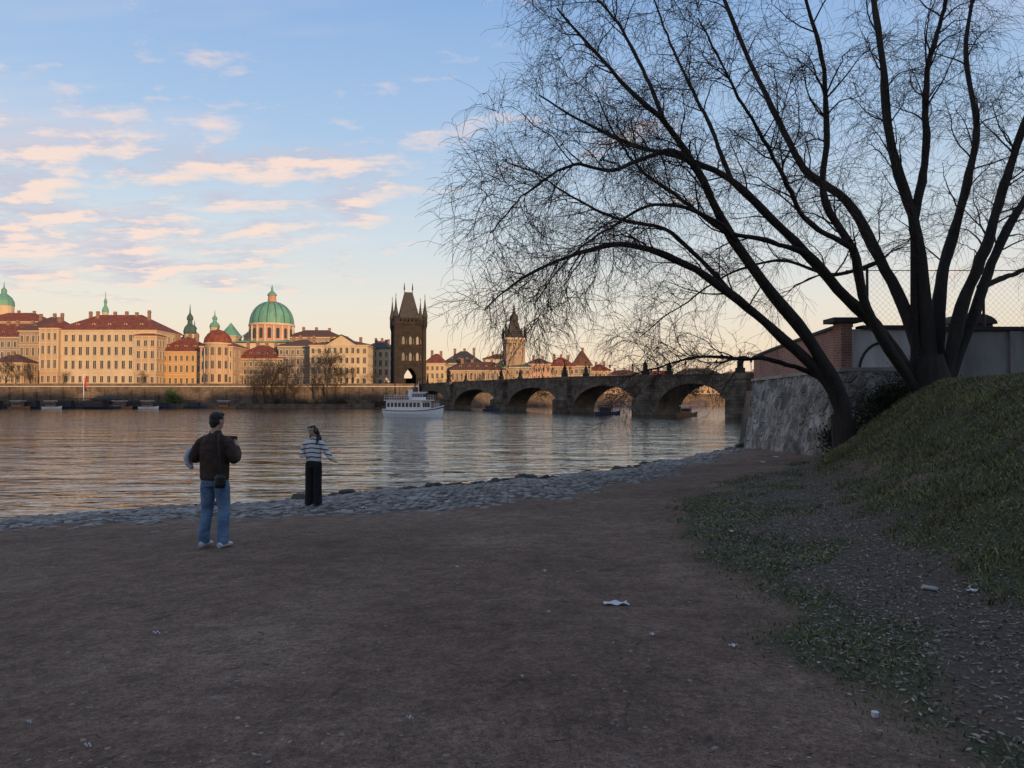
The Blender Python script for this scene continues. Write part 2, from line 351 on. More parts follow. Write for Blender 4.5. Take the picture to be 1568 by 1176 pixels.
for k,(a,c,e,r,w,ro) in enumerate([(930,985,575,566,'peach','brownroof'),(983,1040,578,567,'white','redroof'),(1038,1105,574,563,'peach','darkroof'),(1103,1180,577,568,'cream','brownroof'),(1178,1300,577,565,'tan','redroof'),(740,800,550,541,'white','brownroof')]):
    house('embankment_house',a,c,(324+k*4 if k<5 else 300),10,e,r,w,ro,3,8,zb=4.2,chim=3)
# domed church
Yd=275; b=Bd('domed_church',(X(413,Yd),Yd,6.5)); z=lambda py: Z(py,Yd)-6.5
b.box('nave',M['cream'],-11,11,-6,10,0,z(527)); b.hip('nave_roof',M['copper'],-11.5,11.5,-6.5,10.5,z(526)+.3,z(517))
b.lathe('drum',M['pink'],0,2,[(7.7,z(527)),(7.7,z(499))],32); b.lathe('drum_cornice',M['trim'],0,2,[(8.3,z(499)),(8.3,z(496))],32)
for i in range(16):
    a=2*math.pi*i/16; b.lathe('drum_pilasters',M['trim'],7.75*math.cos(a),2+7.75*math.sin(a),[(.42,z(524)),(.42,z(499)-.02)],8)
    a+=math.pi/16; b.lathe('drum_windows',M['glass'],7.35*math.cos(a),2+7.35*math.sin(a),[(.75,z(519)),(.75,z(505)),(.3,z(503))],8)
zt=z(496); hh=z(461)-zt
prof=[(8.0*math.cos(t*math.pi/2*.93),zt+hh*math.sin(t*math.pi/2)) for t in np.linspace(0,1,14)]
b.lathe('dome',M['copper'],0,2,prof,32)
for i in range(16):
    a=2*math.pi*(i+.25)/16
    for (r0,z0),(r1,z1) in zip(prof[:-1],prof[1:]):
        ca,sa=math.cos(a),math.sin(a); tx,ty=-sa*.14,ca*.14
        b.poly('dome_ribs',M['copperdk'],[((r0+.1)*ca-tx,2+(r0+.1)*sa-ty,z0),((r0+.1)*ca+tx,2+(r0+.1)*sa+ty,z0),((r1+.1)*ca+tx,2+(r1+.1)*sa+ty,z1+.05),((r1+.1)*ca-tx,2+(r1+.1)*sa-ty,z1+.05)],[(0,1,2,3)])
b.lathe('lantern',M['pink'],0,2,[(1.9,z(462)),(1.6,z(461)),(1.4,z(451))],12); b.lathe('lantern_roof',M['copper'],0,2,[(1.8,z(451)),(1.5,z(448)),(.7,z(445)),(.4,z(443)),(.45,z(441)),(.05,z(434))],12)
b.done()
def spire(name,px,Y,base,y0,tip,r,wall='cream',roof='copperdk',zb=6.5,onion=True,n=8):
    b=Bd(name,(X(px,Y),Y,zb)); z=lambda p:Z(p,Y)-zb; zt=z(y0); H=z(tip)-zt
    b.lathe('tower_shaft',M[wall],0,0,[(r,0),(r,zt)],n); b.lathe('cornice',M['trim'],0,0,[(r*1.12,zt),(r*1.12,zt+.3)],n)
    pr=[(r*1.1,.3),(r*1.18,H*.12),(r*.95,H*.25),(r*.45,H*.36),(r*.42,H*.46),(r*.62,H*.52),(r*.5,H*.6),(r*.15,H*.7),(.05,H)] if onion else [(r*1.1,.3),(r*.8,H*.3),(.05,H)]
    b.lathe('spire',M[roof],0,0,[(a,zt+c) for a,c in pr],n)
    for i in range(4):
        a=math.pi/2*i; b.box('openings',M['glass'],r*.86*math.cos(a)-.35,r*.86*math.cos(a)+.35,r*.86*math.sin(a)-.35,r*.86*math.sin(a)+.35,zt-2.4,zt-.7)
    b.done()
spire('church_spire',290,282,0,513,465,2.0); spire('church_spire',297,284,0,518,490,1.5)
spire('church_spire',328,280,0,503,474,1.6,roof='copper'); spire('church_spire',160,252,0,480,446,.9,roof='copper')
spire('church_spire',230,262,0,512,490,.8); spire('pyramid_roof_tower',353,284,0,516,494,4.2,roof='copper',onion=False,n=4)
spire('copper_turret',385,283,0,515,503,3.0,roof='copper',onion=False)
Yd=300; b=Bd('distant_domed_church',(X(4,Yd),Yd,6.5)); z=lambda p:Z(p,Yd)-6.5
b.lathe('drum',M['cream'],0,0,[(3.6,0),(3.6,z(468))],16); b.lathe('dome',M['copper'],0,0,[(3.8,z(468)),(3.6,z(461)),(2.8,z(455)),(1.3,z(450)),(1,z(449)),(1,z(443)),(.3,z(440)),(.05,z(431))],16); b.done()
# Bridge tower
Yt=237; b=Bd('gothic_bridge_tower',(X(625,Yt),Yt,6.5),math.radians(16)); z=lambda p:Z(p,Yt)-6.5; S=M['blackstone']; r=4.45
zp=z(493)
for sx in (-1,1): b.box('walls',S,min(sx*1.9,sx*r),max(sx*1.9,sx*r),-r,r,-2,zp-1.2)
b.box('walls_upper',S,-1.91,1.91,-r+.02,r-.02,6.2,zp-1.2)
v=[];n=10
for yy in (-r+.05,r-.05):
    for i in range(n+1):
        t=i/n; xx=-1.9+3.8*t; zz=3.6+2.4*(1-abs(2*t-1)**1.7); v+=[(xx,yy,zz),(xx,yy,6.3)]
f=[]
for s_ in range(2):
    for i in range(n): o=s_*2*(n+1)+2*i; f.append((o,o+2,o+3,o+1))
for i in range(n): f.append((2*i,2*i+2,2*(n+1)+2*i+2,2*(n+1)+2*i))
b.poly('gate_arch',S,v,f)
b.box('gate_passage_shade',S,-1.9,1.9,r-.6,r-.2,-1,3.0)
for k in (7,12.3,17): b.box('string_courses',S,-r-.18,r+.18,-r-.18,r+.18,k,k+.35)
for sx in (-1,1):
    for sy in (-1,1):
        b.box('corner_buttresses',S,sx*r-.5,sx*r+.5,sy*r-.5,sy*r+.5,-2,zp-2.0)
        cx,cy=sx*(r+.1),sy*(r+.1)
        b.lathe('turrets',S,cx,cy,[(.4,zp-3),(.8,zp-1.4),(.8,zp+1.3)],8); b.lathe('turret_spires',M['darkroof'],cx,cy,[(.95,zp+1.3),(.38,zp+4.2),(.05,zp+7.6)],8)
        b.lathe('finials',M['gold'],cx,cy,[(.05,zp+7.5),(.16,zp+7.7),(.16,zp+7.9),(.03,zp+8.6)],6)
b.box('gallery',S,-r-.45,r+.45,-r-.45,r+.45,zp-1.2,zp-.3)
for i in range(9):
    t=-r-.3+i*(2*r+.6)/8
    for (a,c) in ((t,-r-.35),(t,r+.35)): b.box('battlements',S,a-.28,a+.28,c-.1,c+.1,zp-.3,zp+.7)
    for (a,c) in ((-r-.35,t),(r+.35,t)): b.box('battlements',S,a-.1,a+.1,c-.28,c+.28,zp-.3,zp+.7)
R=z(447); q=r-1.5
b.box('roof_base',S,-q,q,-q,q,zp-.3,zp+1.0)
b.poly('roof',M['darkroof'],[(-q-.2,-q-.2,zp+1),(q+.2,-q-.2,zp+1),(q+.2,q+.2,zp+1),(-q-.2,q+.2,zp+1),(-1.3,0,R),(1.3,0,R)],[(0,1,5,4),(2,3,4,5),(1,2,5),(3,0,4)])
for sx in (-1.3,1.3): b.lathe('ridge_finials',M['darkroof'],sx,0,[(.12,R-.1),(.12,R+.6),(.3,R+.9),(.25,R+1.2),(.04,R+3)],6)
for sx in (-2.2,0,2.2):
    for zz,hh in ((8.3,2.6),(13.4,2.6)):
        b.poly('lancet_windows',M['glass'],[(sx-.4,-r-.04,zz),(sx+.4,-r-.04,zz),(sx+.4,-r-.04,zz+hh*.75),(sx,-r-.04,zz+hh),(sx-.4,-r-.04,zz+hh*.75)],[(0,1,2,3,4)])
        b.box('niche_statues',M['bridgestone'],sx+.75,sx+1.15,-r-.3,-r+.02,zz,zz+1.7)
b.done()
# water tower
Yw=268; b=Bd('old_water_tower',(X(787,Yw),Yw,4.2),math.radians(10)); z=lambda p:Z(p,Yw)-4.2; r=3.4
b.box('walls',M['tan'],-r,r,-r,r,0,z(521)); b.box('gallery',M['trim'],-r-.35,r+.35,-r-.35,r+.35,z(521),z(518))
for sx in (-1.6,0,1.6):
    for zz in (z(532),z(545)): b.win('f',sx,zz,.7,1.5,-r,r,-r,r)
for sx in (-1.6,1.6): b.win('l',sx,z(532),.7,1.5,-r,r,-r,r)
t=z(518); b.lathe('roof',M['darkroof'],0,0,[(r*1.3,t),(r*.95,t+1.4),(r*.62,t+5.4),(r*.5,t+6.2),(r*.56,t+6.4),(r*.56,t+8),(r*.25,t+9),(r*.12,t+11),(.05,z(463))],4)
for sx in (-1,1):
    for sy in (-1,1): b.lathe('corner_turrets',M['darkroof'],sx*r,sy*r,[(.5,t),(.5,t+1.3),(.6,t+1.4),(.05,t+4.3)],8)
b.done()
# ------------------------------------------------------------ stone bridge
A=Vector((-29.7,235,0)); Bv=Vector((35.5,105,0)); ang=math.atan2(Bv.y-A.y,Bv.x-A.x)
b=Bd('stone_arch_bridge',A,ang)
cam_loc=Matrix.Rotation(-ang,3,'Z')@(Vector((0,0,0))-A); sd=1 if cam_loc.y>0 else -1
BW=5.0
piers=[-4,27.6,61.3,91.3,118.6,141.3,164,186]
def top(u): return float(np.interp(u,[-20,0,45,90,118,141,190],[7.4,7.5,7.6,7.35,6.9,6.5,5.6]))
def bot(u):
    for a,c in zip(piers,piers[1:]):
        if a<=u<=c:
            m=(a+c)/2; hw=(c-a)/2-2.6; t=(u-m)/hw
            if abs(t)<1: return .4+(min(5.3,top(m)-1.5)-.4)*math.sqrt(1-t*t)
    return -2.0
us=[-25]
for a,c in zip(piers,piers[1:]):
    m=(a+c)/2; hw=(c-a)/2-2.6
    us+=[m-hw-.001]+[m-hw*math.cos(math.pi*k/32) for k in range(1,32)]+[m+hw+.001]
us+=[200]; us=sorted(us)
yf=0; yb=-sd*BW
def strip(y,part):
    v=[];f=[]
    for k,u in enumerate(us): v+=[(u,y,bot(u)),(u,y,top(u))]
    for k in range(len(us)-1): f.append((2*k,2*k+2,2*k+3,2*k+1))
    b.poly(part,M['bridgestone'],v,f)
strip(yf,'spandrel_wall'); strip(yb,'spandrel_wall')
v=[];f=[]
for u in us: v+=[(u,yf,bot(u)),(u,yb,bot(u))]
for k in range(len(us)-1): f.append((2*k,2*k+2,2*k+3,2*k+1))
b.poly('arch_vault',M['quay'],v,f)
v=[(u,y,top(u)-.9) for u in us for y in (yf,yb)]; b.poly('deck',M['bridgestone'],v,f)
for y in (yf,yb):
    s_= sd if y==yf else -sd
    v=[];f=[]
    for u in us:
        t_=top(u); v+=[(u,y+s_*.12,t_-.12),(u,y+s_*.12,t_),(u,y-s_*.45,t_),(u,y-s_*.45,t_-.95)]
    for k in range(len(us)-1):
        o=4*k
        for j in range(4): f.append((o+j,o+4+j,o+4+(j+1)%4,o+(j+1)%4))
    b.poly('parapet',M['quay'],v,f)
for a,c in zip(piers,piers[1:]):
    m=(a+c)/2; hw=(c-a)/2-2.6; zc=min(5.3,top(m)-1.5)-.4; v=[];f=[]
    for k in range(33):
        t=math.pi*k/32
        for e in (0,.55):
            for o in (.1,-.02): v.append((m-(hw+e)*math.cos(t),sd*o,.4+(zc+e)*math.sin(t)))
    for k in range(32):
        o=4*k; f+=[(o,o+4,o+6,o+2),(o,o+1,o+5,o+4),(o+2,o+6,o+7,o+3)]
    b.poly('arch_ring',M['quay'],v,f)
for k,u in enumerate(piers):
    w=2.6; zt=2.6
    b.poly('cutwaters',M['bridgestone'],[(u-w,0,-2),(u+w,0,-2),(u,sd*3.4,-2),(u-w,0,zt),(u+w,0,zt),(u,sd*3.4,zt),(u,0,zt+1.6)],[(0,2,5,3),(2,1,4,5),(3,5,6),(5,4,6)])
    b.box('pier_buttress',M['bridgestone'],u-1.7,u+1.7,min(sd*.9,0),max(sd*.9,0),-2,top(u)-.9)
    b.box('pier_cap',M['quay'],u-1.85,u+1.85,min(sd*1.05,-sd*.1),max(sd*1.05,-sd*.1),top(u)-.9,top(u)-.02)
    for j,(yy) in enumerate((sd*.45,-sd*(BW-.3))):
        t_=top(u); S=M['blackstone']
        b.box('statue_pedestals',S,u-.55,u+.55,yy-.45,yy+.45,t_-.02,t_+.75)
        for dx,hh in ((-.32,1.35),(.0,1.9),(.34,1.3)):
            b.lathe('statues',S,u+dx,yy,[(.26,t_+.75),(.2,t_+.75+hh*.35),(.24,t_+.75+hh*.7),(.09,t_+.75+hh*.8),(.13,t_+.75+hh*.9),(.03,t_+.75+hh)],8)
        if k%2: b.box('statues',S,u-.05,u+.05,yy-.05,yy+.05,t_+2.4,t_+3.5); b.box('statues',S,u-.4,u+.4,yy-.05,yy+.05,t_+3.0,t_+3.12)
for k in range(22):
    u=6+k*7.2; t_=top(u); b.lathe('lamp_posts',M['metal'],u,-sd*.2,[(.05,t_),(.05,t_+1.5),(.16,t_+1.55),(.2,t_+1.9),(.04,t_+2.1)],6)
b.done()
def rowboat(name,x,y,l,yaw,mm='boatblue'):
    b=Bd(name,(x,y,0),yaw); v=[];f=[]
    st=[(-.5,.6,.55),(-.25,.9,.5),(.1,1,.5),(.35,.7,.6),(.5,.05,.8)]
    for t,w,h in st: v+=[(t*l,-w*l*.14,h),(t*l*.95,-w*l*.1,-.1),(t*l*.95,w*l*.1,-.1),(t*l,w*l*.14,h)]
    for k in range(4):
        o=4*k; f+=[(o+j,o+4+j,o+5+j,o+1+j) for j in range(3)]+[(o+3,o+7,o+4,o)]
    f+=[(0,1,2,3),(16,19,18,17)]; b.poly('hull',M[mm],v,f)
    hz=1 if l<6 else (1.35 if l<10 else 1.8)
    b.box('cabin',M['coping'] if mm=='boatblue' else M['boatwood'],-l*.3,l*.15,-l*.09,l*.09,.5,1.3*hz); b.box('canopy',M['darkroof'] if mm=='boatblue' else M['boatwhite'],-l*.36,l*.22,-l*.12,l*.12,1.6*hz,1.7*hz)
    b.box('windows',M['glass'],-l*.28,l*.12,-l*.092,l*.092,.8*hz,1.15*hz)
    for sx in (-l*.33,l*.19):
        for sy in (-.1,.1): b.box('posts',M['metal'],sx-.03,sx+.03,sy*l-.03,sy*l+.03,.5,1.62*hz)
    b.done()
for px,Yb,l,mm in ((930,128,4.5,'boatblue'),(1052,116,3.2,'boatwood'),(-8,222,12,'boatblue'),(30,219,7,'boatwood'),(50,222,11,'boatblue'),(80,218,6,'boatwhite'),(152,217,14,'boatblue'),(104,222,10,'boatblue'),(212,221,11,'boatblue'),(228,217,6,'boatwhite'),(250,222,8,'boatblue'),(186,217,7,'boatwood'),(300,223,7,'boatblue'),(345,223,6,'boatwood'),(752,168,4,'boatblue')):
    rowboat('moored_boat',X(px,Yb),Yb,l,random.uniform(-.15,.15),mm)
b=Bd('landing_stage',(X(165,224.6),224.6,0)); b.box('pontoon',M['metal'],-11,9,-1.0,1.5,-.3,.5); b.box('kiosk',M['boatwood'],-4,3,-.9,1.2,.5,2.6); b.hip('kiosk_roof',M['darkroof'],-4.6,3.6,-1.4,1.6,2.75,3.8); b.box('kiosk_windows',M['glass'],-3.6,2.6,-.93,-.8,1.2,2.1)
for k in range(14): b.box('railing_posts',M['metal'],-10.8+k*1.5,-10.74+k*1.5,-1.0,-.94,.5,1.5)
b.box('rail',M['metal'],-10.8,8.8,-1.02,-.96,1.45,1.52); b.done()
b=Bd('flagpole',(X(128,222),222,0)); b.lathe('pole',M['boatwhite'],0,0,[(.13,0),(.05,Z(572,222))],8)
mf=mat('flag_cloth',(.45,.05,.04)); v=[];f=[]
for k in range(7): v+=[(.1+k*.05,.08*math.sin(k),Z(578,222)-k*.5),(.75+k*.05,.1*math.cos(k),Z(579,222)-k*.5)]
for k in range(6): f.append((2*k,2*k+1,2*k+3,2*k+2))
b.poly('flag',mf,v,f); b.done()
# ------------------------------------------------------------ river boat
Yb=112; b=Bd('river_cruise_boat',(X(634,Yb),Yb,0),math.radians(-33)); Lb=11.4; v=[];f=[]
b.e.scale=(1,1,1.2)
st=[(-.5,.62,1.0),(-.42,.85,.95),(-.2,1,.9),(.1,1,.9),(.28,.85,1.0),(.4,.52,1.2),(.47,.2,1.4),(.5,.03,1.5)]
for t,w,h in st:
    hb=w*1.35; v+=[(t*Lb,-hb,h),(t*Lb*.985,-hb*.96,h*.5),(t*Lb*.95,-hb*.7,-.2),(t*Lb*.95,hb*.7,-.2),(t*Lb*.985,hb*.96,h*.5),(t*Lb,hb,h)]
for k in range(len(st)-1):
    o=6*k; f+=[(o+j,o+6+j,o+7+j,o+1+j) for j in range(5)]
f+=[(0,1,2,3,4,5)]; b.poly('hull',M['boatwhite'],v,f)
f=[]
v=[]
for t,w,h in st: v+=[(t*Lb,-w*1.32,h-.08),(t*Lb,w*1.32,h-.08)]
for k in range(len(st)-1): f.append((2*k,2*k+2,2*k+3,2*k+1))
b.poly('deck',M['boatwood'],v,f)
v=[];f=[]
for t,w,h in st:
    hb=w*1.35+.025; v+=[(t*Lb+.02,-hb,h*.80),(t*Lb+.02,-hb,h*.9),(t*Lb+.02,hb,h*.8),(t*Lb+.02,hb,h*.9)]
for k in range(len(st)-1): o=4*k; f+=[(o,o+4,o+5,o+1),(o+2,o+6,o+7,o+3)]
b.poly('rubbing_strake',M['boatblue'],v,f)
b.box('saloon',M['boatwhite'],-4.6,2.4,-1.1,1.1,.85,2.05)
for k in range(9): b.box('saloon_windows',M['glass'],-4.4+k*.74,-3.86+k*.74,-1.12,1.12,1.25,1.8)
b.box('front_windows',M['glass'],2.35,2.43,-.85,.85,1.25,1.8)
b.box('upper_deck',M['boatwhite'],-4.9,2.9,-1.3,1.3,2.05,2.15)
b.box('wheelhouse',M['boatwhite'],.2,1.7,-.75,.75,2.15,3.05); b.box('wheelhouse_windows',M['glass'],.3,1.73,-.77,.77,2.5,2.9); b.box('wheelhouse_roof',M['boatwhite'],.0,1.95,-.9,.9,3.05,3.13)
b.lathe('funnel',M['boatwhite'],-.7,0,[(.34,2.15),(.3,3.2),(.34,3.22),(.34,3.4)],12); b.lathe('mast',M['boatwhite'],.9,0,[(.05,3.1),(.02,4.5)],6)
for sy in (-1.25,1.25):
    for k in range(16): b.box('railing',M['boatwhite'],-4.85+k*.5,-4.82+k*.5,sy-.015,sy+.015,2.15,2.75)
    for zz in (2.45,2.73): b.box('railing',M['boatwhite'],-4.85,2.85,sy-.02,sy+.02,zz,zz+.03)
    for k in range(6): b.box('bow_railing',M['boatwhite'],2.9+k*.35,2.93+k*.35,sy*(.85-.12*k)-.01,sy*(.85-.12*k)+.01,1.0,1.75)
for k in range(5): b.box('deck_benches',M['boatwood'],-4.3+k*.8,-4.0+k*.8,-.9,.9,2.15,2.55)
b.lathe('lifebuoy',mat('lifebuoy_orange',(.6,.15,.03)),2.0,-1.13,[(.02,1.4),(.18,1.42),(.18,1.55),(.02,1.57)],10)
b.done()
# ------------------------------------------------------------ near walls
def surf_wall(name,part,m,pts_bot,pts_top,th=(.5,.3)):
    b=Bd(name); n=len(pts_bot); v=[];f=[]
    for (p,q) in zip(pts_bot,pts_top): v+=[p,q,(q[0]+th[0],q[1]+th[1],q[2]),(p[0]+th[0],p[1]+th[1],p[2])]
    for k in range(n-1):
        o=4*k; f+=[(o+j,o+4+j,o+4+(j+1)%4,o+(j+1)%4) for j in range(4)]
    f+=[(0,1,2,3),(4*n-4,4*n-1,4*n-2,4*n-3)]; b.poly(part,m,v,f); return b
def rubble():
    m,nt,p=nodes_of('rubble_stone'); tc=N(nt,'ShaderNodeTexCoord'); P=tc.outputs['Object']
    n=N(nt,'ShaderNodeTexNoise',Scale=2,Detail=4); L(nt,P,n.inputs['Vector'])
    mx=mixc(nt,.12,P,n.outputs['Color'])
    v=N(nt,'ShaderNodeTexVoronoi',Scale=2.9); e=N(nt,'ShaderNodeTexVoronoi',Scale=2.9,feature='DISTANCE_TO_EDGE'); L(nt,mx,v.inputs['Vector']); L(nt,mx,e.inputs['Vector'])
    ed=ramp(nt,e.outputs['Distance'],[(.02,0),(.10,1)])
    c=mixc(nt,v.outputs['Color'],(.13,.12,.105),(.52,.49,.45)); c=mixc(nt,ed,(.44,.41,.37),c)
    n2=N(nt,'ShaderNodeTexNoise',Scale=.9,Detail=6,Roughness=.7); L(nt,P,n2.inputs['Vector'])
    c=mixc(nt,1,c,ramp(nt,n2.outputs[0],[(.35,(.32,.30,.28)),(.6,(1,1,1))]),'MULTIPLY'); L(nt,c,p.inputs['Base Color']); p.inputs['Roughness'].default_value=.95
    bp=N(nt,'ShaderNodeBump',Strength=1,Distance=.08); L(nt,ed,bp.inputs['Height']); L(nt,bp.outputs[0],p.inputs['Normal']); return m
RB=rubble()
line=[(16,38.2),(13.2,38.0),(12.05,37.3),(11.7,36),(11.5,33.5),(11.25,31),(10.95,28.5),(10.7,26.5),(10.55,24.9),(10.6,23.9),(11.2,23.5),(13.5,23.4)]
NZ=12; v=[];f=[]
rngw=np.random.default_rng(5)
lp=[]
for (a0,b0),(a1,b1) in zip(line,line[1:]):
    for k in range(6): t=k/6; lp.append((a0+(a1-a0)*t,b0+(b1-b0)*t))
lp.append(line[-1]); cx,cy=14.5,31
for (a,c) in lp:
    dx=min(0,a-cx)-.01; dy=(c-cy)*.25; dn=math.hypot(dx,dy)
    for k in range(NZ+1):
        t=k/NZ; zz=-.4+3.9*t; o=.5*(1-t)+rngw.normal(0,.04)
        v.append((a+dx/dn*o,c+dy/dn*o,zz))
n1=NZ+1
for k in range(len(lp)-1):
    for j in range(NZ): f.append((k*n1+j,(k+1)*n1+j,(k+1)*n1+j+1,k*n1+j+1))
b=Bd('stone_retaining_wall'); b.poly('rubble_face',RB,v,f)
v=[];
for (a,c) in lp: v+=[(a-.08,c,3.5),(a+1.2,c,3.55),(a-.08,c,3.62),(a+1.2,c,3.62)]
f=[]
for k in range(len(lp)-1): o=4*k; f+=[(o,o+4,o+6,o+2),(o+2,o+6,o+7,o+3)]
b.poly('capping',M['conc'],v,f); b.done()
pb=[(11.95,36.8,3.55),(11.55,33,3.55),(11.15,28.5,3.5),(10.85,24.6,3.45)]; pt=[(a,c,zz) for (a,c,_),zz in zip(pb,(4.65,4.78,4.9,5.0))]
b=surf_wall('brick_wall','brickwork',M['brick'],pb,pt,(.35,0))
v=[];f=[]
for (a,c,zz) in pt: v+=[(a-.08,c,zz),(a-.08,c,zz+.1),(a+.43,c,zz+.1),(a+.43,c,zz)]
for k in range(3): o=4*k; f+=[(o+j,o+4+j,o+4+(j+1)%4,o+(j+1)%4) for j in range(4)]
b.poly('coping',M['coping'],v,f)
b.box('gate_pier',M['brick'],10.62,10.97,24.0,24.6,3.5,5.1); b.box('pier_cap',M['coping'],10.35,11.3,23.9,24.75,5.1,5.25)
b.done()
b=Bd('plastered_garden_wall')
b.box('wall_panel',M['whitewash'],10.98,13.6,24.05,24.4,1.5,4.88); b.box('wall',M['conc'],13.6,40,24.0,24.4,1.5,4.83)
b.box('coping',M['coping'],11.31,13.6,23.95,24.5,4.88,5.0); b.box('coping',M['coping'],13.6,40,23.9,24.5,4.83,4.95)
for k in range(14):
    t0=math.pi*k/14; t1=math.pi*(k+1)/14; q=[]
    for t in (t0,t1):
        for rr in (.75,.83): q.append((12.0-rr*math.cos(t),24.03,3.5+rr*math.sin(t)*1.2))
    b.poly('blind_arch_moulding',M['coping'],q,[(0,2,3,1)])
for k in range(7): b.box('wall_piers',M['conc'],16+k*3.4,16.35+k*3.4,23.88,24.01,1.5,4.8)
b.done()
b=Bd('wire_mesh_fence')
fx0,fx1,fy,fz0,fz1=11.5,33,25.6,3.0,7.05
for k in range(7):
    xx=16.24-4*1+k*4.0; b.lathe('posts',M['metal'],xx,fy,[(.045,fz0),(.045,fz1+.1)],8)
sp=.2; v=[];f=[]
n=int((fx1-fx0+fz1-fz0)/sp)
def wire(p,q,w=.0035):
    S_=6
    for j in range(S_):
        p_=[p[i]+(q[i]-p[i])*j/S_ for i in range(3)]; q_=[p[i]+(q[i]-p[i])*(j+1)/S_ for i in range(3)]
        o=len(v); v.extend([(p_[0]-w,p_[1],p_[2]),(p_[0]+w,p_[1],p_[2]),(q_[0]+w,q_[1],q_[2]),(q_[0]-w,q_[1],q_[2])]); f.append((o,o+1,o+2,o+3))
for k in range(n):
    s0=fx0-(fz1-fz0)+k*sp
    a=max(s0,fx0); c=min(s0+(fz1-fz0),fx1)
    if c>a: wire((a,fy,fz0+(a-s0)),(c,fy,fz0+(c-s0))); wire((a,fy+.01,fz1-(a-s0)),(c,fy+.01,fz1-(c-s0)))
b.poly('mesh',M['metal'],v,f); b.box('top_wire',M['metal'],fx0,fx1,fy-.012,fy+.012,fz1-.01,fz1+.015); b.done()
b=Bd('garden_hut',(16.4,27.2,3.1)); b.box('walls',M['boatwood'],-.8,.8,-.6,1.2,-.2,2.2); b.box('door',M['coping'],-.3,.3,-.64,-.5,-.2,1.7)
v=[];f=[]
for k in range(13):
    t=math.pi*k/12
    for yy in (-.8,1.4): v.append((-.85*math.cos(t),yy,2.2+.38*math.sin(t)))
for k in range(12): f.append((2*k,2*k+2,2*k+3,2*k+1))
f+=[tuple(2*k for k in range(13)),tuple(2*k+1 for k in range(12,-1,-1))]
b.poly('roof',M['darkroof'],v,f); b.done()
wl_=['cream','peach','tan','ochre','white','grey','peach']
for k in range(11):
    x0=-100+k*34; house('hillside_house',0,0,-62+0,14,0,0,wl_[k%7],'redroof',4,10,zb=10,world=(x0,x0+34.0,23.5,28.0),chim=0,dorm=0)  # unseen row behind the camera, added to shade foreground and river
# ------------------------------------------------------------ willow tree
def catm(pts,n):
    P=np.array(pts,float); P=np.vstack([2*P[0]-P[1],P,2*P[-1]-P[-2]]); out=[]
    m=len(P)-3
    for t in np.linspace(0,m-1e-6,n):
        i=int(t); u=t-i; p0,p1,p2,p3=P[i:i+4]
        out.append(.5*((2*p1)+(-p0+p2)*u+(2*p0-5*p1+4*p2-p3)*u*u+(-p0+3*p1-3*p2+p3)*u**3))
    return np.array(out)
def tubes(paths,radii,sides):
    N_,k,_=paths.shape
    T=np.gradient(paths,axis=1); T/=np.linalg.norm(T,axis=2,keepdims=True)+1e-9
    ref=np.where(np.abs(T[:,:,2:3])>.9,np.array([1.,0,0]),np.array([0,0,1.]))
    ref=np.broadcast_to(ref[:,k//2:k//2+1],T.shape)
    A_=np.cross(T,ref); A_/=np.linalg.norm(A_,axis=2,keepdims=True)+1e-9; B_=np.cross(T,A_)
    th=2*np.pi*np.arange(sides)/sides
    V=paths[:,:,None,:]+radii[:,:,None,None]*(A_[:,:,None,:]*np.cos(th)[None,None,:,None]+B_[:,:,None,:]*np.sin(th)[None,None,:,None])
    V=V.reshape(-1,3)
    n=np.arange(N_)[:,None,None]*k*sides; j=np.arange(k-1)[None,:,None]*sides; s=np.arange(sides)[None,None,:]; s2=(s+1)%sides
    f=np.stack([n+j+s,n+j+s2,n+j+sides+s2,n+j+sides+s],-1).reshape(-1,4)
    return V,f
def grow(st,d,ln,k,droop,wander,rg):
    n=len(st); d=d/np.linalg.norm(d,axis=1,keepdims=True); P=[st]; p=st.copy()
    for i in range(k-1):
        d=d+rg.normal(0,wander,(n,3)); d[:,2]-=droop*(i+1)/k
        d/=np.linalg.norm(d,axis=1,keepdims=True); p=p+d*(ln/(k-1))[:,None]; P.append(p)
    return np.stack(P,1)
def children(paths,radii,per,rg,tmin=.2,spread=.9,follow=.6):
    N_,k,_=paths.shape; idx=np.repeat(np.arange(N_),per); n=len(idx)
    t=(tmin+(1-tmin)*rg.random(n)**.8)*(k-1.001); i=t.astype(int); u=(t-i)[:,None]
    st=paths[idx,i]*(1-u)+paths[idx,i+1]*u; tg=paths[idx,i+1]-paths[idx,i]; tg/=np.linalg.norm(tg,axis=1,keepdims=True)+1e-9
    r=rg.normal(0,1,(n,3)); r-=tg*(r*tg).sum(1,keepdims=True); r/=np.linalg.norm(r,axis=1,keepdims=True)
    return st,tg*follow+r*spread,t/(k-1),radii[idx,i]
def merge(lst):
    v=[];f=[];o=0
    for a,c in lst: v.append(a); f.append(c+o); o+=len(a)
    return np.vstack(v),np.vstack(f)
TD=20.5
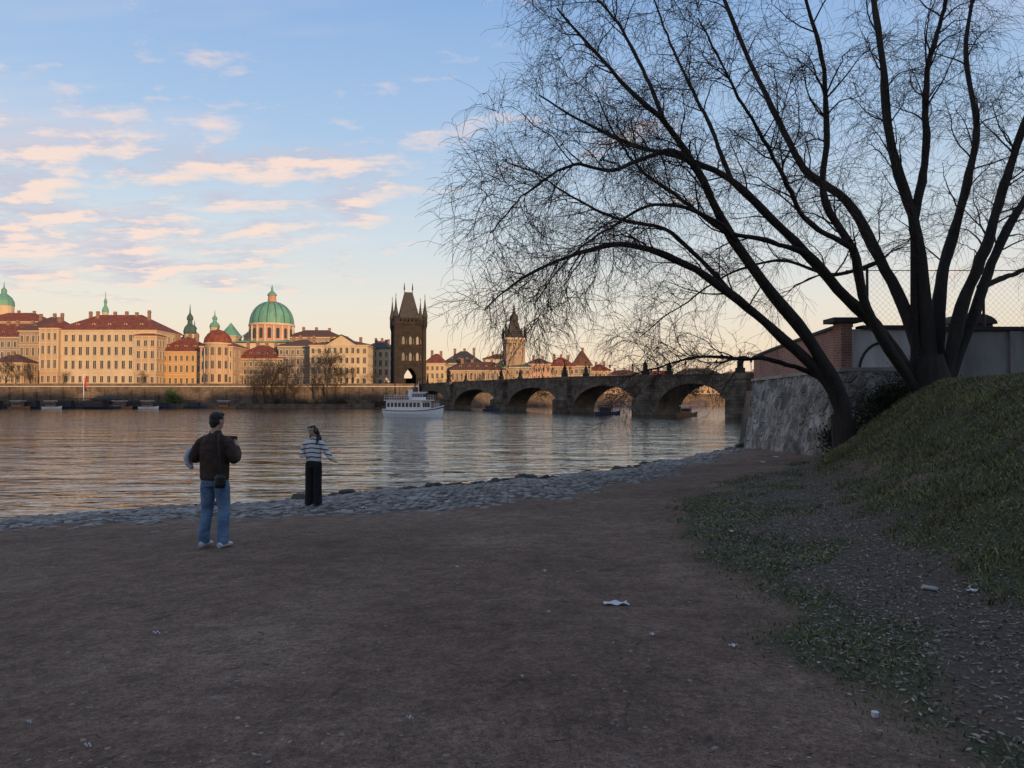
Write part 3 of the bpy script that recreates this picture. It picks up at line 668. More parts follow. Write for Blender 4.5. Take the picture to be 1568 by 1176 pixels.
limbs=[
 ([(1296,655,0),(1284,600,0),(1240,520,-.2),(1180,440,-.5),(1130,370,-.8),(1095,310,-1),(1065,255,-1.2),(1020,190,-1.5),(960,140,-1.8),(900,75,-2),(850,20,-2.3)],.19,.02),
 ([(1292,640,.1),(1262,580,0),(1190,510,-.3),(1130,460,-.6),(1060,410,-.9),(1000,382,-1.2),(940,375,-1.5),(870,395,-1.8),(800,432,-2),(745,480,-2.1)],.15,.015),
 ([(1296,625,.1),(1255,575,.3),(1190,552,.5),(1130,548,.7),(1070,548,.9),(1010,562,1.1),(960,578,1.2)],.085,.012),
 ([(1420,610,.4),(1350,510,.2),(1290,450,0),(1240,390,0),(1170,320,0),(1120,275,.1),(1050,245,.2),(975,225,.3),(900,190,.5),(835,150,.7)],.17,.018),
 ([(1422,610,.4),(1395,490,.6),(1350,400,.8),(1300,310,1),(1235,265,1.2),(1200,200,1.4),(1150,90,1.7),(1105,-20,2),(1070,-120,2.2)],.17,.03),
 ([(1430,610,.4),(1412,450,.4),(1398,350,.5),(1362,220,.6),(1347,100,.8),(1330,-20,1),(1310,-160,1.2)],.19,.04),
 ([(1398,350,.5),(1418,240,.2),(1422,160,0),(1432,80,-.2),(1460,-20,-.5),(1480,-140,-.8)],.11,.03),
 ([(1436,610,.5),(1440,450,.7),(1460,370,1),(1482,280,1.3),(1495,200,1.5),(1478,80,1.8),(1500,-60,2)],.17,.04),
 ([(1442,608,.3),(1475,460,0),(1512,370,-.3),(1540,280,-.6),(1575,180,-.9),(1620,60,-1.2),(1650,-80,-1.5)],.17,.04),
 ([(1446,606,.3),(1500,440,.3),(1552,330,.6),(1620,240,1),(1710,150,1.4),(1800,100,1.8)],.15,.03),
 ([(1405,600,.2),(1330,480,-.3),(1305,380,-.8),(1262,300,-1),(1268,200,-1.2),(1262,90,-1.6),(1235,-20,-2),(1210,-120,-2.3)],.13,.02),
 ([(1130,462,-.6),(1060,380,0),(1010,342,.3),(950,330,.6),(885,303,1),(830,265,1.3),(775,240,1.5)],.065,.012),
 ([(1240,390,0),(1190,372,-.5),(1120,352,-1),(1050,300,-1.5),(985,255,-2),(940,200,-2.2),(905,130,-2.6)],.07,.012),
 ([(1120,275,.1),(1080,180,.8),(1040,100,1.2),(1005,20,1.6),(980,-80,2)],.06,.015),
 ([(1500,440,.3),(1560,420,1),(1640,380,1.8),(1740,360,2.2)],.08,.02),
 ([(1065,255,-1.2),(1020,230,-2),(940,260,-2.6),(870,250,-3),(800,290,-3.2),(745,350,-3.3)],.06,.012),
 ([(1130,370,-.8),(1080,330,-2),(1000,310,-2.8),(930,350,-3.3),(870,400,-3.5),(820,470,-3.6)],.05,.012),
 ([(1350,400,.8),(1280,420,1.8),(1200,400,2.6),(1120,420,3.2),(1040,470,3.5),(980,520,3.6)],.06,.012),
 ([(1020,190,-1.5),(960,60,-1),(900,-20,-.6),(850,-80,0)],.05,.015),
 ([(1305,380,-.8),(1230,330,-2),(1180,230,-3),(1120,130,-3.6),(1060,20,-4)],.07,.015),
]
tb=[];LP=[];LR=[]
K=40
for pts,r0,r1 in limbs:
    w=catm([W3(a,c,TD+d) for a,c,d in pts],K)
    w[3:]+= (rng.normal(0,1,(K-3,3)).cumsum(0)*.014)
    t=np.linspace(0,1,K); r=(r1+(r0-r1)*(1-t)**1.05)*1.12
    r=r*(1+.08*np.sin(t*37+r0*90)+.05*rng.normal(0,1,K)*.6)
    LP.append(w); LR.append(r)
LP=np.array(LP); LR=np.array(LR)
for px0,py0,rr in ((1296,655,.32),(1428,600,.50)):
    p=np.array(W3(px0,py0,TD+.3)); gz0=float(hgt(p[0],p[1]))
    path=np.array([[p[0]-.02*k,p[1],gz0-.3+.13*k] for k in range(9)]); tbv=tubes(path[None],np.array([[rr*(1.35-.5*math.sqrt(k/8)) for k in range(9)]]),14); tb.append(tbv)
for k in range(11):
    g0=float(hgt(LP[k,0,0],LP[k,0,1])); LP[k,0,2]=min(LP[k,0,2],g0-.1)
tb.append(tubes(LP,LR,10))
st,dr,t,pr=children(LP,LR,20,rng,.22,.85,.7); n=len(st)
dr[:,2]+=.25; l1=grow(st,dr,rng.uniform(1.0,2.9,n)*(1-.35*t),9,.05,.17,rng)
r1=np.minimum(pr*.45,.026)[:,None]*(1-.75*np.linspace(0,1,9))[None]
tb.append(tubes(l1,r1,5))
st,dr,t,pr=children(l1,r1,7,rng,.15,.8,.7); n=len(st)
l2=grow(st,dr,rng.uniform(.5,1.5,n),7,.20,.22,rng); r2=np.full((n,1),.0085)*(1-.55*np.linspace(0,1,7))[None]
st,dr,t,pr=children(LP,LR,24,rng,.35,.9,.5); n=len(st)
l2b=grow(st,dr,rng.uniform(.4,1.6,n),7,.22,.22,rng); r2b=np.full((n,1),.0085)*(1-.55*np.linspace(0,1,7))[None]
l2=np.vstack([l2,l2b]); r2=np.vstack([r2,r2b])
bm_v,bm_f=merge(tb)
tw=[tubes(l2,r2,3)]
st,dr,t,pr=children(l2,r2,6,rng,.1,.75,.7); n=len(st)
l3=grow(st,dr,rng.uniform(.3,1.05,n),5,.42,.24,rng); r3=np.full((n,1),.0046)*(1-.4*np.linspace(0,1,5))[None]
tw.append(tubes(l3,r3,3)); tv,tf=merge(tw)
te=bpy.data.objects.new('willow_tree',None); scene.collection.objects.link(te)
mk('trunk_and_limbs',bm_v,bm_f,M['bark'],te,True); mk('twigs',tv,tf,M['twig'],te,True)
def clump(cx,cy,cz,rx,ry,rz,n,size,rg=rng):
    p=rg.normal(0,.45,(n,3))*np.array([rx,ry,rz])+np.array([cx,cy,cz]); a=rg.normal(0,1,(n,3)); a/=np.linalg.norm(a,axis=1,keepdims=True); c=np.cross(a,rg.normal(0,1,(n,3))); c/=np.linalg.norm(c,axis=1,keepdims=True)
    s=size*rg.uniform(.5,1.4,(n,1)); v=np.stack([p-a*s,p+c*s*.5,p+a*s,p-c*s*.5],1).reshape(-1,3); return v,np.arange(4*n).reshape(-1,4)
cl=[]
for px,py,s in ((1298,650,.5),(1280,625,.4),(1330,628,.6),(1365,600,.55),(1400,600,.6),(1290,600,.35),(1350,580,.4)):
    p=W3(px,py,TD+.9); cl.append(clump(p[0],p[1],float(hgt(p[0],p[1]))+.2,s*1.2,s,s,1500,.035))
v,f=merge(cl); mk('ivy_and_dark_fill',v,f,mat('ivy_leaves',(.018,.020,.011),scale=4,var=.5))  # ivy shrub; its dark clumps also stand in for a shaded opening
# ------------------------------------------------------------ distant bare trees & shrubs
def bare(name,px,Y,zb,h,rg,m=M['fartree'],w=1.0):
    x=X(px,Y)
    tr=grow(np.array([[x,Y,zb-.3]]),np.array([[0,0,1.]]),np.array([h*.75]),10,0,.05,rg); rr=np.linspace(h*.022,h*.006,10)[None]
    out=[tubes(tr,rr,6)]
    s,d,t,pr=children(tr,rr,16,rg,.2,.7,.7); d[:,2]+=.4; a=grow(s,d,h*rg.uniform(.25,.5,len(s))*w,7,-.05,.12,rg); ar=np.full((len(s),1),h*.006)*(1-.6*np.linspace(0,1,7))[None]; out.append(tubes(a,ar,4))
    s,d,t,pr=children(a,ar,9,rg,.2,.8,.7); c=grow(s,d,h*rg.uniform(.1,.25,len(s))*w,5,0,.15,rg); cr=np.full((len(s),1),h*.003)*(1-.5*np.linspace(0,1,5))[None]; out.append(tubes(c,cr,3))
    s,d,t,pr=children(c,cr,4,rg,.1,.8,.7); e=grow(s,d,h*rg.uniform(.04,.12,len(s)),3,.1,.15,rg); er=np.full((len(s),1),h*.0018)*np.ones((1,3)); out.append(tubes(e,er,3))
    v,f=merge(out); mk(name,v,f,m)
rg=np.random.default_rng(3)
for px,Y,zb,h in ((500,228.5,2,16),(484,229,2,13),(513,229,2,11),(418,229,1.5,15),(405,229,1.5,12),(436,229,1.5,13),(392,229,1.5,9),(452,229,1.5,9),(573,232.5,6.5,5),(668,228,3,6),(735,245,5,6),(915,270,4,8),(960,290,4,7),(1012,295,4,7),(1130,310,4,8),(8,233.5,6.5,9),(24,233.5,6.5,9),(46,233.5,6.5,7),(96,233.5,6.5,5),(222,233.5,6.5,5),(540,233.5,6.5,6)):
    bare('bare_tree',px,Y,zb,h,rg)
cl=[]
for k in range(34):
    px=rg.uniform(380,640); cl.append(clump(X(px,229),229.3,rg.uniform(1.0,2.2),2.0,.5,1.3,200,.16,rg=rg))
v,f=merge(cl); mk('riverside_shrubs',v,f,mat('winter_scrub',(.06,.043,.028),scale=1,var=.4))
cl=[clump(X(262,228),228,3.6,1.6,1.2,2.4,1500,.2,rg=rg),clump(X(270,228),228,2.6,1.6,1.2,1.8,900,.2,rg=rg)]
v,f=merge(cl); mk('green_willow_bush',v,f,mat('bush_green',(.09,.13,.04),scale=2,var=.5))
cl=[clump(X(p,Y_),Y_,4.5+rg.random()*2,4,1.5,2.2,700,.3,rg=rg) for p,Y_ in ((700,256),(745,258),(830,266),(905,270),(1000,292),(1060,300),(1120,305),(1145,300))]
v,f=merge(cl); mk('embankment_bushes',v,f,mat('dark_bush',(.045,.045,.022),scale=2,var=.5))
# ------------------------------------------------------------ rocks, cobbles, litter, grass
def ico(sub):
    bm=bmesh.new(); bmesh.ops.create_icosphere(bm,subdivisions=sub,radius=1); a=np.array([v.co[:] for v in bm.verts]); c=np.array([[v.index for v in f.verts] for f in bm.faces]); bm.free(); return a,c
iv,jf=ico(2)
def rocks(n,posf,smin,smax,rg,flat=(.35,.7),ang_=.05):
    V=[];Fs=[];o=0
    for k in range(n):
        x,y,z,sc=posf(k); s=rg.uniform(smin,smax)*sc; nv=iv*(1+.34*np.sin(iv@rg.normal(0,2.4,(3,3))+rg.uniform(0,6,3)).mean(1,keepdims=True)+rg.normal(0,ang_,(len(iv),1)))
        for _ in range(3):   # broken facets
            nn_=rg.normal(0,1,3); nn_/=np.linalg.norm(nn_); d_=nv@nn_; lim=rg.uniform(.45,.8); nv=nv-np.maximum(d_-lim,0)[:,None]*nn_
        a=rg.uniform(0,6.28); R_=np.array([[math.cos(a),-math.sin(a),0],[math.sin(a),math.cos(a),0],[0,0,1]])
        nv=(nv*np.array([s*rg.uniform(.8,1.7),s,s*rg.uniform(*flat)]))@R_.T+np.array([x,y,z]); V.append(nv); Fs.append(jf+o); o+=len(iv)
    return np.vstack(V),np.vstack(Fs)
piles=[(605,747,.6),(668,743,.7),(725,739,.9),(745,737,.9),(790,731,.5),(862,722,1.1),(882,720,1.0),(930,713,.6),(960,709,.8),(990,705,1.5),(1005,703,1.2),(1060,696,.7),(1100,689,.7)]
pc=[hit(a,c)+(s,) for a,c,s in piles]
def shore(k):
    if k%5<3:
        c=pc[int(rg.integers(len(pc)))]; x=c[0]+rg.normal(0,.5)*c[3]; y=float(wl(x))-abs(rg.normal(0,.28))*c[3]; return x,y,max(0,float(hgt(x,y)))+.01,float(rg.choice([.9,1.4,2.3],p=[.55,.33,.12]))*(.6+.4*c[3])
    x=rg.uniform(-14,11.2); sc=.75 if x<-1 else 1.1
    y=float(wl(x))+rg.normal(.0,.12 if x<-1 else .25); return x,y,max(-.02,float(hgt(x,y)))*.6,sc
v,f=rocks(900,shore,.04,.12,rg,(.35,.75),.09); mk('shore_rocks',v,f,M['rock'],smooth=False)
sxg,sqg=.165,.225
X0,Q0=np.meshgrid(np.arange(-15,11,sxg),np.arange(.10,10.5,sqg),indexing='ij'); col=np.arange(X0.shape[0])[:,None]
Xc=X0+rg.normal(0,.022,X0.shape); Qc=Q0+rg.normal(0,.026,X0.shape)+.5*sqg*(col%2); Yc=wl(X0)-Qc; CW=cobw(Xc,Yc); E=Qc/CW
keep=(Xc<foot(Yc)-.15)&(Qc<CW-.2+rg.normal(0,.5,X0.shape))&(rg.random(X0.shape)>.05+.45*np.maximum(0,E-.5)*(1+wob(Xc,Yc,2.2,77)*2.4))
cp=np.stack([Xc[keep],Yc[keep],E[keep]],1); cz=hgt(cp[:,0],cp[:,1]); nC=len(cp)
pw=np.sign(iv)*np.abs(iv)**.55; pw=pw/np.abs(pw).max()
sx=rg.uniform(.070,.098,(nC,1)); sy=rg.uniform(.066,.092,(nC,1)); sz=rg.uniform(.022,.036,(nC,1)); a=rg.normal(.6,.2,nC)
base=pw[None]*np.stack([sx,sy,sz],2)*(1+rg.normal(0,.045,(nC,len(iv),1)))
tilt=rg.normal(0,.09,(nC,2)); base[:,:,2]+=base[:,:,0]*tilt[:,:1]+base[:,:,1]*tilt[:,1:]
rx=base[:,:,0]*np.cos(a)[:,None]-base[:,:,1]*np.sin(a)[:,None]; ry=base[:,:,0]*np.sin(a)[:,None]+base[:,:,1]*np.cos(a)[:,None]
cv=np.stack([rx+cp[:,0:1],ry+cp[:,1:2],base[:,:,2]+(cz+rg.normal(-.006,.007,nC)-.016*np.clip(cp[:,2]-.4,0,1))[:,None]],2).reshape(-1,3)
cf=(jf[None]+(np.arange(nC)*len(iv))[:,None,None]).reshape(-1,3)
mc,nt,pp=nodes_of('cobble_granite'); g=N(nt,'ShaderNodeNewGeometry'); tc=N(nt,'ShaderNodeTexCoord'); nn=N(nt,'ShaderNodeTexNoise',Scale=14,Detail=3); L(nt,tc.outputs['Object'],nn.inputs['Vector'])
n5=N(nt,'ShaderNodeTexNoise',Scale=.8,Detail=3); L(nt,tc.outputs['Object'],n5.inputs['Vector'])
cc=mixc(nt,.7,ramp(nt,g.outputs['Random Per Island'],[(0,(.13,.11,.095)),(.6,(.23,.205,.185)),(1,(.36,.325,.29))]),ramp(nt,nn.outputs[0],[(.3,(.5,.5,.5)),(.65,(1.15,1.15,1.15))]),'MULTIPLY')
L(nt,mixc(nt,.8,cc,ramp(nt,n5.outputs[0],[(.35,(.6,.55,.5)),(.62,(1.1,1.1,1.1))]),'MULTIPLY'),pp.inputs['Base Color']); pp.inputs['Roughness'].default_value=.6
mk('cobblestones',cv,cf,mc,smooth=True)
def peb(k):
    y=2.6+16*float(rg.random())**1.3; x=rg.uniform(-.7,.6)*y; return x,y,float(hgt(x,y)),1
v,f=rocks(1100,peb,.004,.016,rg); mk('pebbles',v,f,mat('pebble_stone',(.27,.22,.185),var=.5,scale=.7))
def scatter(n,xr,yr,prob,rg):
    x=rg.uniform(*xr,n); y=yr[0]+(yr[1]-yr[0])*rg.random(n)**1.4; k=rg.random(n)<prob(x,y); return x[k],y[k]
x,y=scatter(200000,(1.2,12),(2.3,22),lambda x,y: masks(x,y)[2]*.6,rg); n=len(x); z=hgt(x,y)+rg.uniform(.004,.02,n)
p=np.stack([x,y,z],1); a=rg.normal(0,1,(n,3))*[1,1,.25]; a/=np.linalg.norm(a,axis=1,keepdims=True); c=np.cross(a,[0,0,1.]+rg.normal(0,.25,(n,3))); c/=np.linalg.norm(c,axis=1,keepdims=True)
s=rg.uniform(.010,.028,(n,1)); v=np.stack([p-a*s,p+c*s*.38,p+a*s,p-c*s*.38],1).reshape(-1,3)
ml,nt,pp=nodes_of('dry_leaves'); g=N(nt,'ShaderNodeNewGeometry'); L(nt,ramp(nt,g.outputs['Random Per Island'],[(0,(.05,.033,.02)),(.5,(.15,.10,.066)),(.85,(.26,.195,.145)),(1,(.42,.36,.29))]),pp.inputs['Base Color'])
mk('leaf_litter',v,np.arange(4*n).reshape(-1,4),ml)
y=2.3+15*rg.random(3600)**1.4; x=rg.uniform(-.72,.5,3600)*y; n=len(x); p=np.stack([x,y,hgt(x,y)+.006],1); a=rg.normal(0,1,(n,3))*[1,1,.1]; a/=np.linalg.norm(a,axis=1,keepdims=True); c=np.cross(a,[0,0,1.]); s=rg.uniform(.004,.016,(n,1))
v=np.stack([p-a*s,p+c*s*.4,p+a*s,p-c*s*.4],1).reshape(-1,3); mk('scattered_leaves',v,np.arange(4*n).reshape(-1,4),ml)
x=rg.uniform(-6,8,620); y=2.4+14*rg.random(620)**1.1; st=np.stack([x,y,hgt(x,y)+.008],1); d=rg.normal(0,1,(620,3))*[1,1,0]+[0,0,.0001]; tpth=grow(st,d,.03+.20*rg.random(620)**2,5,0,.2,rg); tpth[:,:,2]=hgt(tpth[:,:,0],tpth[:,:,1])+.004
v,f=tubes(tpth,np.full((620,5),.002),3); mk('fallen_twigs',v,f,M['twig'])
x,y=scatter(420000,(1.3,15),(2.3,25),lambda x,y: masks(x,y)[1]**1.3*(.35+.65*(wob(x,y,7,31)>-.1)),rg); n=len(x)
z=hgt(x,y)-.005; s_=x-foot(y); hl=np.where(s_>0,rg.uniform(.02,.075,n)*(1+.8*wob(x,y,3,41)),rg.uniform(.012,.045,n)); a=rg.uniform(0,6.28,n); w=.0035+.0006*y
ln=rg.normal(0,.6,(n,2))*hl[:,None]
v=np.stack([np.stack([x-np.cos(a)*w,y-np.sin(a)*w,z],1),np.stack([x+np.cos(a)*w,y+np.sin(a)*w,z],1),np.stack([x+ln[:,0],y+ln[:,1],z+hl],1)],1).reshape(-1,3)
mg,nt,pp=nodes_of('grass_blades'); g=N(nt,'ShaderNodeNewGeometry'); tc=N(nt,'ShaderNodeTexCoord'); nn=N(nt,'ShaderNodeTexNoise',Scale=1.2,Detail=4); L(nt,tc.outputs['Object'],nn.inputs['Vector'])
c1=ramp(nt,g.outputs['Random Per Island'],[(0,(.05,.060,.016)),(.6,(.140,.150,.044)),(.88,(.22,.20,.08)),(1,(.33,.26,.15))])
L(nt,mixc(nt,.9,c1,ramp(nt,nn.outputs[0],[(.36,(.62,.52,.42)),(.62,(1.2,1.18,1.0))]),'MULTIPLY'),pp.inputs['Base Color'])
mk('grass',v,np.arange(3*n).reshape(-1,3),mg)
def scrap(name,px,py,w,h,yaw=0,th=.008,m='paper'):
    p=hit(px,py); b=Bd(name,(p[0],p[1],p[2]+.010),yaw); v=[];f=[]
    k=8
    for i_ in range(k+1):
        for j_ in range(4): v.append((w*(i_/k-.5)*(1+.1*math.sin(j_*2)),h*(j_/3-.5)*(1+.25*math.sin(i_*1.7)),th*(1+math.sin(i_*1.3+j_))))
    for i_ in range(k):
        for j_ in range(3): o=i_*4+j_; f.append((o,o+4,o+5,o+1))
    b.poly('sheet',M[m],v,f); b.done()
for a_ in ((943,926,.2,.10),(834,876,.04,.04),(1123,993,.06,.03),(240,972,.05,.03),(628,1105,.03,.02),(999,975,.04,.03),(556,778,.14,.12),(1168,708,.2,.2),(1188,700,.25,.25),(1490,908,.12,.05),(1120,815,.06,.08),(135,1148,.03,.02),(840,940,.03,.02),(800,1040,.02,.02),(700,870,.04,.03),(45,1110,.02,.02)): scrap('paper_scrap',*a_)
p=hit(1340,1100); b=Bd('paper_cup',(p[0],p[1],p[2]),0); b.lathe('cup',M['paper'],0,0,[(.008,0),(.016,.003),(.019,.028),(.015,.027)],12); b.done()
p=hit(1425,903); v,f=rocks(1,lambda k:(p[0],p[1],p[2]+.012,1),.07,.075,rg,(.2,.25)); mk('flat_stone',v,f,mat('pale_stone',(.34,.32,.30),var=.2))
# ------------------------------------------------------------ people
def tube(path,rad,side=(1,0,0),n=14):
    P=[Vector(p) for p in path]; S=Vector(side); v=[];f=[]
    R=[r if hasattr(r,'__len__') else (r,r) for r in rad]
    for i,p in enumerate(P):
        T=(P[min(i+1,len(P)-1)]-P[max(i-1,0)]).normalized(); a=S-T*S.dot(T)
        if a.length<1e-3: a=Vector((0,1,0))-T*T.y
        a.normalize(); c=T.cross(a)
        for k in range(n): t=2*math.pi*k/n; v.append(p+a*R[i][0]*math.cos(t)+c*R[i][1]*math.sin(t))
    for i in range(len(P)-1):
        for k in range(n): f.append((i*n+k,i*n+(k+1)%n,(i+1)*n+(k+1)%n,(i+1)*n+k))
    f.append(tuple(range(n-1,-1,-1))); f.append(tuple((len(P)-1)*n+k for k in range(n)))
    return v,f
def ell(c,r,Mx=None):
    bm=bmesh.new(); bmesh.ops.create_icosphere(bm,subdivisions=3,radius=1); v=[Vector((p.co.x*r[0],p.co.y*r[1],p.co.z*r[2])) for p in bm.verts]; f=[tuple(q.index for q in g.verts) for g in bm.faces]; bm.free()
    if Mx: v=[Mx@p for p in v]
    c=Vector(c); return [p+c for p in v],f
def xf(part,Mx,off): return [Mx@p+off for p in part[0]],part[1]
def fuse(name,parts,m,parent,voxel=.01,it=4):
    v=[];f=[]
    for a,c in parts: o=len(v); v+=a; f+=[tuple(i+o for i in q) for q in c]
    o=mk(name+'_src',v,f,m)
    r=o.modifiers.new('r','REMESH'); r.mode='VOXEL'; r.voxel_size=voxel
    s=o.modifiers.new('s','SMOOTH'); s.iterations=it; s.factor=.5
    dg=bpy.context.evaluated_depsgraph_get(); me=bpy.data.meshes.new_from_object(o.evaluated_get(dg)); bpy.data.objects.remove(o)
    me.name=name; me.polygons.foreach_set('use_smooth',np.ones(len(me.polygons),dtype=bool))
    if not me.materials: me.materials.append(m)
    q=bpy.data.objects.new(name,me); scene.collection.objects.link(q); q.parent=parent; return q
def hand(wr,d,nrm,th,s=1.0,curl=.5):
    wr=Vector(wr); d=Vector(d).normalized(); nrm=Vector(nrm); nrm=(nrm-d*nrm.dot(d)).normalized(); sd_=d.cross(nrm)
    if sd_.dot(Vector(th))<0: sd_=-sd_
    out=[tube([wr-d*.03*s,wr,wr+d*.045*s,wr+d*.088*s],[(.026*s,.021*s),(.028*s,.019*s),(.04*s,.016*s),(.038*s,.013*s)],sd_)]
    for k,l in enumerate((.072,.080,.074,.058)):
        o=wr+d*.08*s+sd_*(.030-.020*k)*s; q=[o]; dd=d.copy()
        for j,ll in enumerate((.45,.32,.25)):
            q.append(q[-1]+dd*l*ll*s); dd=(dd*math.cos(curl)+nrm*math.sin(curl))
        out.append(tube([o-d*.02]+q,[.0085*s,.009*s,.0085*s,.008*s,.006*s],sd_,8))
    o=wr+d*.022*s+sd_*.025*s; dd=(d*.6+sd_*.8+nrm*.25).normalized()
    out.append(tube([o-dd*.015,o+dd*.03*s,o+dd*.05*s+d*.008,o+dd*.055*s+d*.03*s],[.013*s,.0115*s,.010*s,.007*s],sd_,8))
    return out
def head_parts(c,Mx,s=1.0,jaw=1.0):
    P=[ell((0,.012,.03),(.076,.096,.095)),ell((0,-.012,-.03),(.062*jaw,.078,.085)),ell((0,-.055,-.088),(.03*jaw,.026,.024)),
       tube([(0,-.085,.012),(0,-.103,-.022),(0,-.098,-.034)],[.009,.015,.013],n=10),ell((0,-.085,-.062),(.026,.014,.013)),
       ell((.077,.01,-.012),(.011,.02,.032)),ell((-.077,.01,-.012),(.011,.02,.032)),ell((0,-.075,.03),(.052,.02,.014)),
       tube([(0,.01,-.05),(0,.02,-.12),(0,.025,-.19)],[.055*jaw,.052*jaw,.058*jaw])]
    return [xf(([p*s for p in a[0]],a[1]),Mx,Vector(c)) for a in P]
def face_bits(par,c,Mx,s,skinm,lipm,hairm):
    c=Vector(c)
    wm=mat('eye_white',(.6,.6,.6),rough=.3,var=.02); im=mat('eye_iris',(.03,.02,.015),rough=.2)
    for k,sx in enumerate((-.032,.032)):
        for nm,r,off,m in (('eye',(.012,.008,.006),(sx,-.084,0),wm),('iris',(.006,.005,.005),(sx,-.090,0),im),('eyebrow',(.018,.005,.003),(sx,-.091,.021),hairm)):
            v,f=ell((0,0,0),r); v=[Mx@((p+Vector(off))*s)+c for p in v]; mk(f'{nm}_{k+1}',v,f,m,par,True)
    v,f=ell((0,0,0),(.022,.008,.006)); v=[Mx@((p+Vector((0,-.096,-.062)))*s)+c for p in v]; mk('lips',v,f,lipm,par,True)
skin=mat('skin',(.46,.27,.19),rough=.55,scale=8,var=.06); lip=mat('lips',(.4,.13,.11),rough=.4,var=.05)
hairM=mat('dark_hair',(.012,.009,.008),rough=.45,scale=40,var=.5,bump=.6,bscale=60)
px_,py_,pz_=hit(328,838)
man=bpy.data.objects.new('man_in_brown_jacket',None); scene.collection.objects.link(man); man.location=(px_,py_,pz_); man.rotation_euler=(0,0,math.radians(-12))
jm=mat('brown_jacket_cloth',(.052,.029,.020),rough=.9,scale=7,var=.35,bump=.9,bscale=11)
def denim():
    m,nt,p=nodes_of('blue_denim'); tc=N(nt,'ShaderNodeTexCoord'); n=N(nt,'ShaderNodeTexNoise',Scale=5,Detail=5); L(nt,tc.outputs['Object'],n.inputs['Vector'])
    L(nt,ramp(nt,n.outputs[0],[(.35,(.07,.13,.22)),(.68,(.20,.31,.45))]),p.inputs['Base Color']); p.inputs['Roughness'].default_value=.9
    w=N(nt,'ShaderNodeTexNoise',Scale=16,Detail=3,Distortion=1); L(nt,tc.outputs['Object'],w.inputs['Vector']); b=N(nt,'ShaderNodeBump',Strength=.7,Distance=.04); L(nt,w.outputs[0],b.inputs['Height']); L(nt,b.outputs[0],p.inputs['Normal']); return m
hM=Matrix.Rotation(math.radians(180-14),3,'Z')@Matrix.Rotation(math.radians(8),3,'X')
hc=(0.01,.03,1.655)
wrL=(-.13,.30,1.30); wrR=(.14,.30,1.30)
parts=head_parts(hc,hM,1.0)
parts+=[tube([(0,0,.86),(0,0,1.0),(0,0,1.2),(0,0,1.36),(0,.01,1.45),(0,.015,1.52)],[(.15,.10),(.14,.10),(.14,.10),(.14,.095),(.08,.06),(.055,.055)])]
for sx,wr in ((-1,wrL),(1,wrR)):
    parts+=[tube([(sx*.10,0,1.38),(sx*.175,0,1.36),(sx*.24,-.02,1.27),(sx*.285,-.03,1.16)],[.045,.045,.042,.04],(0,1,0)),
            tube([(sx*.285,-.03,1.16),(sx*.24,.12,1.21),wr],[.042,.04,.026],(0,0,1)),
            tube([(sx*.085,0,.92),(sx*.11,.02,.7),(sx*.125,.02,.5),(sx*.13,-.01,.3),(sx*.135,-.03,.09)],[.085,.075,.055,.052,.038])]
    parts+=hand(wr,(-sx*.45,.6,.55),(-sx*.8,.1,-.1),(0,-.2,1),1.0,.55)
fuse('body',parts,skin,man,.006,2)
face_bits(man,hc,hM,1.0,skin,lip,hairM)
jp=[tube([(0,-.005,.885),(0,-.005,.90),(0,-.005,1.0),(0,-.005,1.15),(0,-.005,1.3),(0,0,1.40),(0,.0,1.455),(0,.012,1.49),(0,.012,1.535)],[(.185,.13),(.20,.14),(.20,.14),(.205,.142),(.212,.138),(.19,.125),(.135,.10),(.085,.08),(.072,.07)])]
for sx,wr in ((-1,wrL),(1,wrR)):
    w_=Vector(wr)
    jp+=[tube([(sx*.06,0,1.41),(sx*.13,0,1.40),(sx*.195,-.005,1.365),(sx*.25,-.02,1.28),(sx*.288,-.035,1.18),(sx*.298,-.03,1.13)],[.06,.075,.078,.074,.07,.055],(0,1,0)),
         tube([(sx*.29,-.04,1.15),(sx*.27,.06,1.175),(sx*.22,.17,1.22),w_-Vector((0,.02,.01))],[.06,.066,.058,.042],(0,0,1))]
fuse('jacket',jp,jm,man,.010,5)
jn=[tube([(0,0,.80),(0,0,.86),(0,0,.93),(0,0,.98)],[(.155,.12),(.17,.13),(.17,.125),(.16,.115)])]
for sx in (-1,1): jn.append(tube([(sx*.085,0,.90),(sx*.10,.01,.78),(sx*.115,.02,.6),(sx*.125,.03,.5),(sx*.13,.0,.35),(sx*.135,-.02,.2),(sx*.137,-.02,.1),(sx*.137,-.015,.06)],[.095,.104,.088,.08,.076,.074,.076,.074]))
fuse('jeans',jn,denim(),man,.010,4)
wsh=mat('white_sneaker',(.62,.62,.62),rough=.5,var=.08)
for k,sx in enumerate((-1,1)):
    sh=[tube([(sx*.135,-.105,.04),(sx*.137,-.06,.05),(sx*.14,.03,.045),(sx*.145,.11,.035),(sx*.147,.16,.03)],[(.034,.036),(.042,.046),(.045,.042),(.046,.032),(.03,.022)],(1,0,0)),tube([(sx*.137,-.045,.04),(sx*.137,-.035,.10)],[.047,.043])]
    fuse(f'sneaker_{k+1}',sh,wsh,man,.007,2)
hp=[ell((0,.022,.045),(.083,.098,.084)),ell((0,.05,-.01),(.074,.062,.075)),ell((0,.055,-.06),(.052,.04,.045)),ell((0,-.03,.09),(.066,.055,.04))]
fuse('hair',[xf(a,hM,Vector(hc)) for a in hp],hairM,man,.008,1)
blk=mat('black_leather',(.012,.012,.013),rough=.5,var=.2)
v,f=tube([(.10,-.06,1.50),(.13,-.128,1.40),(.165,-.150,1.25),(.19,-.152,1.1),(.20,-.152,.97)],[(.014,.004)]*5,(1,0,0),8); mk('bag_strap',v,f,blk,man)
